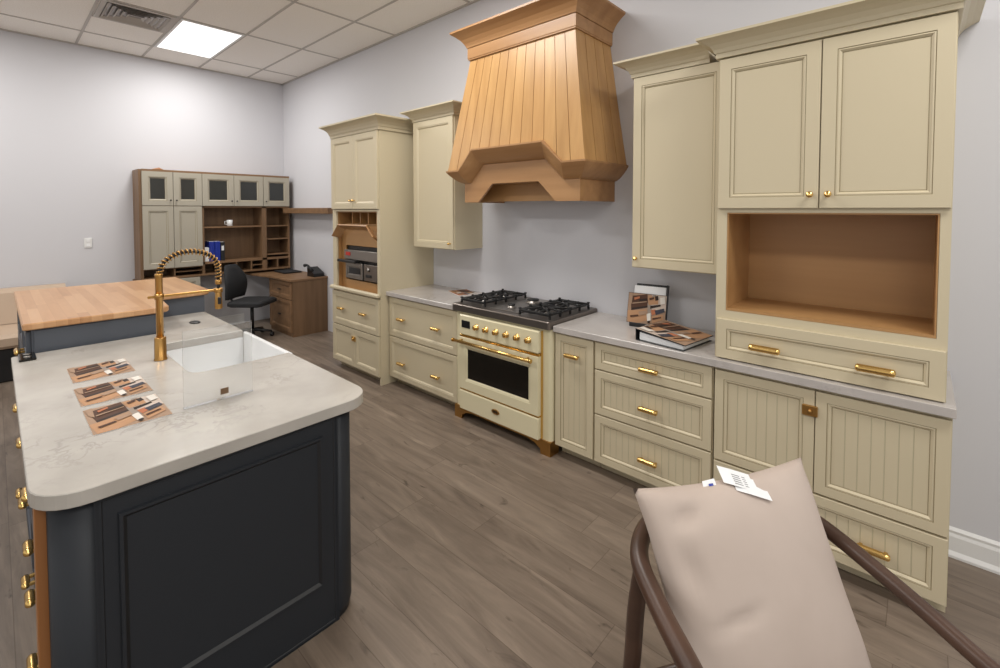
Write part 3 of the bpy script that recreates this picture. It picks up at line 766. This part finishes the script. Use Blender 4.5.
# helix
import bisect
cum = [0]
for a, c in zip(arc, arc[1:]): cum.append(cum[-1]+(c-a).length)
turns = 24; N_ = turns*12; hel = []
for k in range(N_+1):
    s_ = cum[-1]*k/N_; i = min(max(bisect.bisect(cum, s_)-1, 0), len(arc)-2); f = (s_-cum[i])/max(cum[i+1]-cum[i], 1e-9)
    p = arc[i].lerp(arc[i+1], f); T = (arc[i+1]-arc[i]).normalized(); nx = Vector((1, 0, 0)); ny = T.cross(nx)
    an = 2*math.pi*turns*k/N_; hel.append(p+nx*.0145*math.cos(an)+ny*.0145*math.sin(an))
b = MB(); b.tube(hel, .0036, brass_dark, 6); b.build('coil_spring', t)
b = MB(); b.lathe((fx, fy+.278, 0), [(.0165, 1.283), (.0165, 1.308)], brass_dark, 16); b.build('spring_collar', t)
b = MB(); b.lathe((fx, fy+.277, 0), [(.012, 1.245), (.016, 1.235), (.018, 1.20), (.0195, 1.15), (.018, 1.142), (0, 1.142)], brass_dark, 18); b.box(fx+.014, fx+.021, fy+.268, fy+.286, 1.17, 1.21, black, .002); b.build('spray_head', t)
b = MB(); b.box(fx-.006, fx+.006, fy-.05, fy+.262, 1.243, 1.257, brass_dark, .003); b.lathe((fx, fy+.277, 0), [(.022, 1.236), (.022, 1.26)], brass_dark, 18); b.lathe((fx, fy, 0), [(.021, 1.235), (.021, 1.265)], brass_dark, 18); b.build('docking_arm', t)

# acrylic sign holder
t = thing('sign_holder', 'clear acrylic sign holder standing on the island beside the sink', 'sign holder', (5.40, -2.51, CT))
b = MB(); b.box(5.405, 5.409, -2.635, -2.38, CT+.004, 1.222, acryl); b.build('upright_sheet', t)
b = MB(); b.box(5.398, 5.416, -2.635, -2.38, CT+.0005, CT+.0035, acryl); b.build('foot', t)
b = MB(); b.box(5.4095, 5.4105, -2.505, -2.475, CT+.02, CT+.045, desk_wood); b.build('paper_label', t, 'small brown sticker')

# printed flyers: a picture of a kitchen in flat printed patches
pc = {k: mat('print_'+k, rgb(*v), .55, spec=.2) for k, v in dict(tan=(162, 134, 112), light=(198, 182, 170), brown=(84, 58, 45), oak=(180, 138, 104), slate=(66, 66, 76), dark=(52, 42, 38), white=(222, 216, 208), rust=(178, 112, 80), grey=(150, 138, 128)).items()}
PATCH = [('light', [(.62, 0), (1, 0), (1, .5), (.62, .5)]), ('brown', [(.05, .12), (.5, .0), (.54, .42), (.1, .58)]), ('dark', [(.1, .52), (.55, .38), (.56, .44), (.1, .60)]),
         ('oak', [(.0, .62), (.5, .52), (.6, .85), (.3, 1), (.05, 1)]), ('grey', [(.52, .3), (.62, .28), (.66, .7), (.55, .72)]), ('oak', [(.52, .05), (.78, .02), (.8, .3), (.55, .36)]), ('dark', [(.7, .05), (.78, .02), (.8, .16), (.72, .2)]),
         ('dark', [(.6, .38), (.86, .3), (.87, .36), (.6, .48)]), ('rust', [(.62, .52), (.74, .48), (.76, .62), (.66, .7)]), ('slate', [(.72, .52), (.95, .42), (.98, .54), (.76, .66)]), ('oak', [(.66, .72), (.94, .62), (.96, .8), (.68, .95)]), ('white', [(.52, .66), (.62, .62), (.64, .86), (.55, .9)]), ('tan', [(.02, .02), (.12, .0), (.1, .4), (.04, .3)]),
         ('rust', [(.16, .16), (.3, .1), (.31, .16), (.17, .24)]), ('dark', [(.3, .2), (.5, .14), (.51, .2), (.31, .27)]), ('tan', [(.12, .34), (.5, .24), (.5, .27), (.12, .38)]), ('brown', [(.08, .78), (.3, .72), (.32, .77), (.1, .84)]), ('tan', [(.3, .62), (.5, .56), (.54, .66), (.34, .74)]),
         ('grey', [(.64, .0), (.74, .0), (.7, .06), (.63, .08)]), ('brown', [(.56, .12), (.68, .08), (.69, .14), (.57, .2)]), ('white', [(.84, .08), (.96, .04), (.98, .26), (.86, .3)]), ('brown', [(.68, .78), (.9, .7), (.91, .74), (.69, .84)]), ('dark', [(.56, .9), (.62, .88), (.63, .95), (.57, .97)])]
def print_patches(b, O_, U, V, Nn, base='tan', th=.0004):
    """draw the picture on the rectangle O + u*U + v*V"""
    O_, U, V, Nn = Vector(O_), Vector(U), Vector(V), Vector(Nn)
    b.poly([O_, O_+U, O_+U+V, O_+V], pc[base])
    for k, (c, q) in enumerate(PATCH): b.poly([O_+U*u+V*v+Nn*th*(k+1) for u, v in q], pc[c])
for (x0, x1, y0, y1), lb_ in (((4.44, 4.72, -2.90, -2.673), 'printed kitchen flyer farthest along the island, nearest the faucet'), ((4.82, 5.085, -2.908, -2.673), 'middle one of the three printed kitchen flyers on the island'), ((5.14, 5.43, -2.909, -2.676), 'printed kitchen flyer nearest the end of the island, largest of the three')):
    b = MB(); b.box(x0, x1, y0, y1, CT+.0005, CT+.002, white_paper)
    print_patches(b, (x0, y0, CT+.0022), (0, y1-y0, 0), (x1-x0, 0, 0), (0, 0, 1), th=.0002)
    tag(b.build('flyer'), lb_, 'flyer', 'kitchen flyers on the island')
# pop-up outlet and slot
t = thing('desk_outlet', 'black glossy pop-up outlet at the back left corner of the island top', 'outlet', (4.03, -3.02, CT))
b = MB(); b.box(3.968, 4.12, -3.055, -2.99, CT+.0005, CT+.012, ovenglass, .003); b.build('plate', t)
for x in (4.01, 4.07):
    b = MB(); b.lathe((x, -3.022, CT+.0125), [(.016, 0), (.016, .003), (0, .003)], steel, 16); b.build('socket', t)
b = MB(); b.lathe((0, 0, 0), [(.05, 0), (.05, .004), (.042, .006), (0, .006)], black, 24)
for v in b.v: v.x = v.x*1.05+3.80; v.y = v.y*.62-2.19; v.z += CT+.0005
tag(b.build('grommet_cap'), 'black oval grommet cap in the far arm of the island top', 'grommet')

# ================================================================== BUTCHER BLOCK ISLAND
t = thing('prep_island', 'slate blue cabinet topped with thick butcher block, behind the charcoal island', 'kitchen island', (3.1, -2.6, 0))
b = MB(); b.box(2.50, 3.43, -3.0, -2.03, 0, 1.04, slate); b.box(3.43, 3.925, -3.0, -2.40, .0, 1.04, slate)
b.build('carcass', t)
b = MB(); tri_prism(b, rounded([(2.42, -3.035, .01), (3.95, -3.035, .012), (3.95, -2.365, .045), (3.46, -2.33, .02), (3.44, -1.99, .05), (2.42, -1.99, .02)]), 1.042, 1.08, butcher, .006); b.build('butcher_block_top', t)
for k, (x0, x1) in enumerate(((3.40, 3.90), (2.9, 3.38), (2.52, 2.88))):
    b = MB(); b.panel(x0, x1, .80, 1.025, -3.0215, slate, charcoal_dark, .045, .02); d = b.build('drawer', t)
    if not k: pull(3.70, .885, -3.0215, d, .1)
    b = MB(); b.panel(x0, x1, .06, .79, -3.0215, slate, charcoal_dark, .05, .02); b.build('door', t)
b = MB(); b.box(3.9255, 3.935, -2.99, -2.41, .0, 1.035, slate, .003); b.build('end_panel', t)

# ================================================================== BENCH SOFA
t = thing('bench_sofa', 'tan leather bench with a black base against the left wall', 'sofa', (.5, -3.5, 0))
b = MB(); b.box(.04, .90, -4.6, -2.60, 0, .33, black, .01); b.build('base', t, 'black base')
b = MB(); b.box(.22, .95, -4.6, -2.58, .335, .47, leather, .03); b.build('seat', t)
b = MB(); b.loft([[(.035, y, .475), (.30, y, .475), (.22, y, .80), (.17, y, .84), (.07, y, .84), (.035, y, .80)] for y in (-4.6, -2.575)], leather); b.build('backrest', t)

# ================================================================== DESK HUTCH (left wall)
MH = Matrix.Translation((.35, 0, 0)) @ Matrix.Rotation(math.pi/2, 4, 'Z')
t = thing('desk_hutch', 'brown oak wall unit with greige doors, glass doors above and pigeonholes, in the far corner', 'wall unit', (.2, -1.0, .81))
def bh(b, y0, y1, z0, z1, m, d0=.002, d1=.35, bv=0): b.box(d0, d1, y0, y1, z0, z1, m, bv)
hy0, hy1 = -1.90, -.045
b = MB()
bh(b, hy0, hy0+.035, .81, 2.215, desk_wood); bh(b, hy1-.02, hy1, .81, 2.20, desk_wood)
bh(b, hy0+.035, hy1, 2.195, 2.22, desk_wood_y, .002, .355); bh(b, hy0+.035, hy1-.02, 1.738, 1.755, desk_wood_y); 
bh(b, hy0+.035, hy1-.02, .81, .835, desk_wood_y); bh(b, -1.215, hy1-.02, .965, .995, desk_wood_y)
bh(b, hy0+.035, hy1-.02, .835, 2.195, desk_wood, .002, .015)
bh(b, -1.225, -1.195, .835, 2.195, desk_wood); bh(b, -.45, -.385, .835, 2.195, desk_wood); bh(b, hy0+.035, -1.225, .94, .95, desk_wood_y)
bh(b, -1.195, -.45, 1.455, 1.475, desk_wood_y, .015, .33)
for z in (1.455, 1.26, 1.03): bh(b, -.385, hy1-.02, z, z+.018, desk_wood_y, .015, .33)
for y in (-1.54, -1.0, -.80, -.60, -.23): bh(b, y-.007, y+.007, .835, .965, desk_wood)
bh(b, -1.53, -1.225, .885, .895, desk_wood_y); bh(b, -.59, -.45, .895, .905, desk_wood_y)
b.build('case', t)
for y0, y1, ky in ((-1.868, -1.545, -1.575), (-1.54, -1.217, -1.51), (-1.212, -.825, -.855), (-.82, -.432, -.79), (-.425, -.05, -.395)):
    b = MB(MH); b.panel(y0, y1, 1.76, 2.192, -.021, greige, glaze, .07, .02, 0, cabglass); d = b.build('glass_door', t)
    o = knob(ky, 1.83, -.021, d, .010, black); o.data.transform(Matrix.Translation(-Vector(o['_b'])) @ MH @ Matrix.Translation(Vector(o['_b'])))
for y0, y1 in ((-1.868, -1.545), (-1.54, -1.222)):
    b = MB(MH); b.panel(y0, y1, .952, 1.752, -.021, greige, glaze, .065); b.build('door', t)
# return shelf on the kitchen wall
b = MB(); b.box(.36, 1.76, -.15, WY-.001, 1.655, 1.733, desk_wood_y, .003)
tag(b.build('wall_shelf'), 'thick brown shelf on the kitchen wall joined to the oak wall unit', 'shelf')
# base cabinet under the unit
t = thing('base_cabinet', 'greige base cabinet below the brown oak wall unit', 'cabinet', (.17, -1.57, 0))
b = MB(); b.box(.002, .335, -1.925, -1.25, 0, .805, desk_wood); b.build('carcass', t)
for y0, y1 in ((-1.92, -1.59), (-1.585, -1.255)):
    b = MB(Matrix.Translation((.337, 0, 0)) @ Matrix.Rotation(math.pi/2, 4, 'Z')); b.panel(y0, y1, .06, .80, -.021, greige, glaze, .06); b.build('door', t)

# desk
t = thing('desk', 'brown oak corner desk with a two-drawer pedestal', 'desk', (.9, -.2, 0))
b = MB(); tri_prism(b, [(.01, -.62), (.36, -.60), (.62, -.545), (.80, -.515), (1.40, -.50), (1.40, WY-.002), (.01, WY-.002)], .745, .775, desk_wood_y, .004); b.build('top', t)
b = MB(); b.box(.66, 1.385, -.46, WY-.003, .0, .743, desk_wood); b.build('pedestal', t)
for z0, z1 in ((.50, .735), (.06, .49)):
    b = MB(); b.panel(.665, 1.375, z0, z1, -.481, desk_wood_y, desk_wood, .05, .02); d = b.build('drawer', t)
    b = MB(); b.box(.98, 1.06, -.500, -.4815, (z0+z1)/2-.006, (z0+z1)/2+.006, black, .003); b.build('handle', d)
# office chair
t = thing('office_chair', 'black office chair pushed up to the oak corner desk', 'office chair', (.70, -.78, 0))
c = Vector((.96, -.82, 0))   # +x of the chair is its front
Rz = Matrix.Translation(c) @ Matrix.Rotation(math.radians(40), 4, 'Z')
b = MB(Rz)
for k in range(5):
    a = k*2*math.pi/5+.3; e = Vector((.24*math.cos(a), .24*math.sin(a), .07)); b.tube([(0, 0, .10), e*.5+Vector((0, 0, .055)), e], [.022, .018, .014], black, 8)
b.build('star_base', t)
for k in range(5):
    a = k*2*math.pi/5+.3; b = MB(Rz)
    b.lathe((.24*math.cos(a), .24*math.sin(a), .03), [(.0, -.02), (.024, -.02), (.029, -.012), (.029, .012), (.024, .02), (0, .02)], black, 14, 'x'); b.build('castor', t)
b = MB(Rz); b.tube([(0, 0, .11), (0, 0, .44)], .022, black, 12); b.build('gas_lift', t)
b = MB(Rz); b.loft([[(x, y, z) for x, y in rounded([(-.22*s, -.23*s, .06), (.24*s, -.23*s, .06), (.24*s, .23*s, .06), (-.22*s, .23*s, .06)])] for s, z in ((.9, .44), (1, .455), (1, .49), (.92, .51))], rubber); b.build('seat', t)
b = MB(Rz); rows = []
for k in range(9):
    u = k/8; z = .53+u*.44; wd = .235*(1-.45*u**4)*(.85+.3*u*(1-u)*2); x = -.22-.06*u+.05*math.sin(u*math.pi)
    rows.append([(x-.02, -wd, z), (x+.03*0-.045, -wd*.5, z), (x-.055, 0, z), (x-.045, wd*.5, z), (x-.02, wd, z), (x+.015, wd*.9, z), (x-.005, 0, z), (x+.015, -wd*.9, z)])
b.loft(rows, rubber, smooth=True); b.build('backrest', t)
b = MB(Rz); b.tube([(-.02, 0, .44), (-.2, 0, .435), (-.28, 0, .5), (-.285, 0, .66)], .014, black, 8); b.build('back_bar', t)

# small things in the corner
t = thing('laptop', 'closed black laptop on the oak corner desk', 'laptop', (.55, -.13, .776))
b = MB(); b.box(.38, .74, -.30, -.04, .7765, .787, black, .003); b.build('base', t)
b = MB(); b.box(.38, .74, -.30, -.04, .7875, .794, rubber, .003); b.build('lid', t)
t = thing('desk_phone', 'black desk phone on the right end of the oak desk', 'phone', (1.15, -.1, .776))
b = MB(); b.loft([[(1.17, y, .7765), (1.37, y, .7765), (1.37, y, .82), (1.17, y, .90)] for y in (-.16, -.01)], black); b.build('body', t)
b = MB(); b.tube([(1.16, -.19, .925), (1.23, -.185, .935), (1.31, -.185, .905), (1.38, -.19, .87)], [.024, .015, .015, .024], rubber, 10); b.build('handset', t)
t = thing('coffee_mug', 'white mug on the upper shelf of the oak wall unit', 'mug', (.28, -.86, 1.476))
b = MB(); b.lathe((.28, -.86, 1.4755), [(.03, 0), (.036, .004), (.038, .088), (.034, .088), (.031, .01), (0, .01)], white_cer, 22); b.build('cup', t)
b = MB(); b.tube([(.28, -.898, 1.548), (.28, -.922, 1.54), (.28, -.922, 1.505), (.28, -.896, 1.497)], .005, white_cer, 8); b.build('handle', t)
def spine_book(y0, y1, h, m, label, nm='binder', lab=None, g=None, d=.25):
    b = MB(); b.box(.07, .07+d, y0, y1, .996, .996+h, m, .003); b.box(.085, .07+d-.01, y0+.004, y1-.004, .999+h-.004, .996+h+.001, white_paper)
    if lab: b.box(.07+d, .07+d+.001, y0+.01, y1-.01, .996+h*.55, .996+h*.8, lab)
    tag(b.build(nm), label, nm.replace('_', ' '), g)
spine_book(-1.185, -1.135, .19, white_cer, 'short white binder standing left of the blue binders', g='binders in the oak wall unit')
spine_book(-1.13, -1.065, .27, bluem, 'blue binder beside the short white binder', g='binders in the oak wall unit')
spine_book(-1.06, -.995, .27, bluem, 'blue binder beside the black binder', g='binders in the oak wall unit')
spine_book(-.99, -.94, .26, rubber, 'black binder with a pale spine label, right of the blue binders', lab=white_paper, g='binders in the oak wall unit')
b = MB(); b.loft([[(.12, -1.72, 2.2205), (.2, -1.72, 2.2205), (.2, -1.72, 2.235), (.14, -1.72, 2.24)], [(.12, -1.64, 2.2205), (.2, -1.64, 2.2205), (.2, -1.64, 2.24), (.14, -1.64, 2.262)], [(.12, -1.58, 2.2205), (.2, -1.58, 2.2205), (.2, -1.58, 2.226), (.14, -1.58, 2.23)]], orange_wood)
tag(b.build('wood_sample'), 'small orange wood sample lying on top of the oak wall unit', 'wood sample')

# ================================================================== THINGS ON THE WORKTOP
# upright binder leaning on an easel with the printed picture
t = thing('display_binder', 'black binder with a printed kitchen cover standing upright on the worktop', 'binder', (6.23, -.17, CT))
ang = math.radians(14); MD = Matrix.Translation((6.20, -.17, CT+.009)) @ Matrix.Rotation(math.radians(8), 4, 'Z') @ Matrix.Rotation(-ang, 4, 'X')
b = MB(MD); b.box(-.10, .12, .03, .036, .02, .285, black, .001); b.box(.112, .12, -.0, .036, .02, .285, black); b.build('back_cover', t)
b = MB(MD); b.box(-.105, .108, .004, .029, .022, .268, white_paper); b.build('pages', t)
b = MB(MD); b.box(-.14, .12, -.006, .0, .01, .215, black, .001)
b.M = MD; print_patches(b, (-.138, -.0065, .212), (.256, 0, 0), (0, 0, -.20), (0, -1, 0), 'tan', .0003); b.build('front_cover', t)
b = MB(Matrix.Translation((6.20, -.17, CT+.001)) @ Matrix.Rotation(math.radians(8), 4, 'Z')); b.box(-.11, .11, -.03, .12, 0, .007, black, .002); b.box(-.11, .11, -.034, -.028, 0, .028, black, .002); b.build('stand', t, 'black display stand')
# lying ring binder
t = thing('ring_binder', 'black ring binder with a printed kitchen cover lying flat on the worktop', 'binder', (6.46, -.34, CT))
MR = Matrix.Translation((6.455, -.365, CT+.001)) @ Matrix.Rotation(math.radians(-8), 4, 'Z')
b = MB(MR); b.box(-.15, .16, -.165, .165, 0, .004, black, .001); b.box(-.15, -.145, -.165, .165, .004, .066, black, .001); b.build('back_cover', t)
b = MB(MR); b.loft([[(-.13, -.15, .005), (.15, -.15, .005), (.15, -.15, .028), (-.13, -.15, .05)], [(-.13, .15, .005), (.15, .15, .005), (.15, .15, .028), (-.13, .15, .05)]], white_paper); b.build('pages', t)
b = MB(MR); b.loft([[(-.15, -.165, .066), (.17, -.165, .032), (.17, -.165, .036), (-.15, -.165, .070)], [(-.15, .165, .066), (.17, .165, .032), (.17, .165, .036), (-.15, .165, .070)]], black)
print_patches(b, (-.148, .163, .0705), (.0, -.326, 0), (.316, 0, -.034), (.106, 0, .994), 'tan', .0003); b.build('front_cover', t)
b = MB(MR)
for y in (-.1, 0, .1): b.lathe((-.128, y, .036), [(.022, -.002), (.026, -.002), (.026, .002), (.022, .002)], steel, 16, 'y')
b.build('ring', t)
# flyer left of the range
b = MB(Matrix.Translation((4.32, -.11, CT+.0005)) @ Matrix.Rotation(math.radians(-20), 4, 'Z')); b.box(-.14, .14, -.10, .10, 0, .002, white_paper)
print_patches(b, (-.138, .098, .0022), (.276, 0, 0), (0, -.196, 0), (0, 0, 1), 'rust', .0002)
tag(b.build('flyer'), 'printed kitchen flyer on the worktop left of the range', 'flyer')

# ================================================================== ARMCHAIR AND PILLOW
Oc = Vector((7.26, -1.77, 0)); D_ = Vector((.833, -.553, 0)); S_ = Vector((.553, .833, 0))
def cp_(d, s, z): return Oc+D_*d+S_*s+Vector((0, 0, z))
def spline(pts, n=8):
    P = [Vector(p) for p in pts]; P = [P[0]*2-P[1]]+P+[P[-1]*2-P[-2]]; out = []
    for i in range(1, len(P)-2):
        for k in range(n):
            t_ = k/n; a, b_, c_, d_ = P[i-1:i+3]
            out.append(.5*((2*b_)+(c_-a)*t_+(2*a-5*b_+4*c_-d_)*t_*t_+(3*b_-a-3*c_+d_)*t_**3))
    out.append(P[-2]); return out
t = thing('armchair', 'dark walnut armchair with a curved top rail, cut off by the bottom edge', 'armchair', Oc)
rail = spline([cp_(.46, -.335, .64), cp_(.30, -.33, .665), cp_(.135, -.318, .69), cp_(.0, -.31, .715), cp_(-.12, -.29, .74), cp_(-.20, -.225, .757), cp_(-.245, -.13, .77), cp_(-.26, 0, .775), cp_(-.245, .14, .775), cp_(-.19, .26, .77), cp_(-.10, .313, .748), cp_(.04, .335, .72), cp_(.17, .345, .695), cp_(.30, .35, .67), cp_(.46, .36, .655)])
b = MB(); b.tube(rail, [.0275-.0075*k/(len(rail)-1) for k in range(len(rail))], walnut_dark, 14); b.build('top_rail', t)
for s_ in (-1, 1):
    b = MB(); b.tube(spline([cp_(-.10, .293*s_, .735), cp_(-.125, .296*s_, .60), cp_(-.145, .296*s_, .42), cp_(-.185, .296*s_, .2), cp_(-.24, .305*s_, .001)]), .0235, walnut_dark, 12); b.build('leg', t)
    b = MB(); b.tube(spline([cp_(.43, .345*s_, .645), cp_(.38, .33*s_, .5), cp_(.34, .31*s_, .38), cp_(.36, .31*s_, .2), cp_(.40, .32*s_, .001)]), .02, walnut_dark, 12); b.build('leg', t)
for s_ in (-1, 1):
    b = MB(); b.tube([cp_(-.152, .29*s_, .35), cp_(.345, .30*s_, .35)], .017, walnut_dark, 10); b.build('seat_rail', t)
for d_ in (-.155, .345):
    b = MB(); b.tube([cp_(d_, -.28, .35), cp_(d_, .28, .35)], .017, walnut_dark, 10); b.build('seat_rail', t)
b = MB(Matrix.Translation(Oc) @ Matrix.Rotation(math.atan2(D_.y, D_.x), 4, 'Z'))
b.loft([[(x, y, z) for x, y in rounded([(-.12*s, -.21*s, .05), (.36*s, -.24*s, .05), (.36*s, .24*s, .05), (-.12*s, .21*s, .05)])] for s, z in ((.95, .362), (1, .37), (1, .40), (.94, .415))], linen); b.build('seat_cushion', t, 'beige seat cushion')

# pillow
t = thing('throw_pillow', 'beige linen throw pillow with a white care tag, leaning in the armchair', 'pillow', cp_(0, 0, .46))
TL, TR, BL, BR = Vector((6.97, -1.93, .920)), Vector((7.292, -1.437, .930)), Vector((7.19, -2.035, .425)), Vector((7.50, -1.56, .425))
cen = (TL+TR+BL+BR)/4; Ux = ((TR-TL)+(BR-BL))/4; Vy = ((TL-BL)+(TR-BR))/4; Nn = Ux.cross(Vy).normalized()
if Nn.dot(D_) < 0: Nn = -Nn
n = 36
def pil(u, v, side):
    ed = max(0, (1-abs(u)**2.6))**.55*max(0, (1-abs(v)**2.6))**.55
    th = .095*ed
    pin = 1-.075*(1-v*v)*abs(u)**3; pin2 = 1-.07*(1-u*u)*abs(v)**3
    base = cen + Ux*u*pin + Vy*v*pin2 + (TL+BR-TR-BL)/4*(-u*v)
    wr = .006*math.sin(9*u+5*v+2)*ed*(abs(u)**2+abs(v)**2)*.5 + .008*math.sin(14*(u+v*.6))*max(0, abs(u)-.55)*ed
    cr = -.02*math.exp(-((u+.62)**2)/.02-((v-.72-.25*(u+.62))**2)/.006) - .014*math.exp(-((u+.45)**2)/.05-((v+.12-.2*(u+.45))**2)/.002) - .016*math.exp(-((u+.75)**2)/.01-((v-.3)**2)/.03)
    return base+Nn*side*(th+wr+cr*(1 if side > 0 else 0))
b = MB()
for side in (1, -1):
    g = [[b.vert(pil(-1+2*i/n, -1+2*j/n, side)) for i in range(n+1)] for j in range(n+1)]
    for j in range(n):
        for i in range(n): b.face([g[j][i], g[j][i+1], g[j+1][i+1], g[j+1][i]], linen, True)
o = b.build('cover', t)
import bmesh
bm = bmesh.new(); bm.from_mesh(o.data); bmesh.ops.remove_doubles(bm, verts=bm.verts, dist=.0008); bmesh.ops.recalc_face_normals(bm, faces=bm.faces); bm.to_mesh(o.data); bm.free()
# care tags
Un, Vn = Ux.normalized(), Vy.normalized()
def care(b, p0, du, dv, L_, W_, fold):
    rows = []
    for k in range(9):
        u = k/8; q = p0+du*(L_*u)+Nn*(.012*math.sin(u*math.pi)*fold)-Vn*(.0*u)
        rows.append([q, q+dv*W_])
    for a, c in zip(rows, rows[1:]): b.poly([a[0], a[1], c[1], c[0]], white_paper, True)
    return rows
topc = pil(-.05, .93, 1)
b = MB(); d1 = (Un*.80-Vn*.35+Nn*.30).normalized(); d2 = (Vn*.55+Un*.3-Nn*.6).normalized()
p0 = pil(-.08, .96, 1)+Nn*.004+Vn*.006
seg = [p0, p0+d1*.03+Nn*.006, p0+d1*.06+Nn*.004, p0+d1*.09]
for off in (0, 1):
    for a, c in zip(seg, seg[1:]):
        a2 = a-Nn*.002*off-d2*.016*off+d1*.03*off; c2 = c-Nn*.002*off-d2*.016*off+d1*.035*off
        b.poly([a2, a2+d2*.062, c2+d2*.062, c2], white_paper, True)
for k in range(5):
    for a, c in zip(seg[1:], seg[2:]):
        q = d2*(.008+k*.008); up_ = d2.cross(d1).normalized()
        if up_.z < 0: up_ = -up_
        b.poly([a+q+up_*.0008, a+q+d2*.0022+up_*.0008, c+q+d2*.0022-d1*.006+up_*.0008, c+q-d1*.006+up_*.0008], ink)
b.build('care_tag', t, 'white care tag with fine print')
b = MB(); p1 = pil(-.30, .97, 1)-Vn*.008
b.poly([p1, p1+Un*.045, p1+Un*.05+Vn*.022-Nn*.01, p1+Un*.008+Vn*.02-Nn*.01], white_paper); b.poly([p1+Un*.02+Vn*.006+Nn*.0006, p1+Un*.035+Vn*.006+Nn*.0006, p1+Un*.036+Vn*.012-Nn*.002, p1+Un*.021+Vn*.012-Nn*.002], bluem)
b.build('brand_tab', t, 'small white sewn tab')

for o in list(SC.objects):
    if '_b' in o: del o['_b']
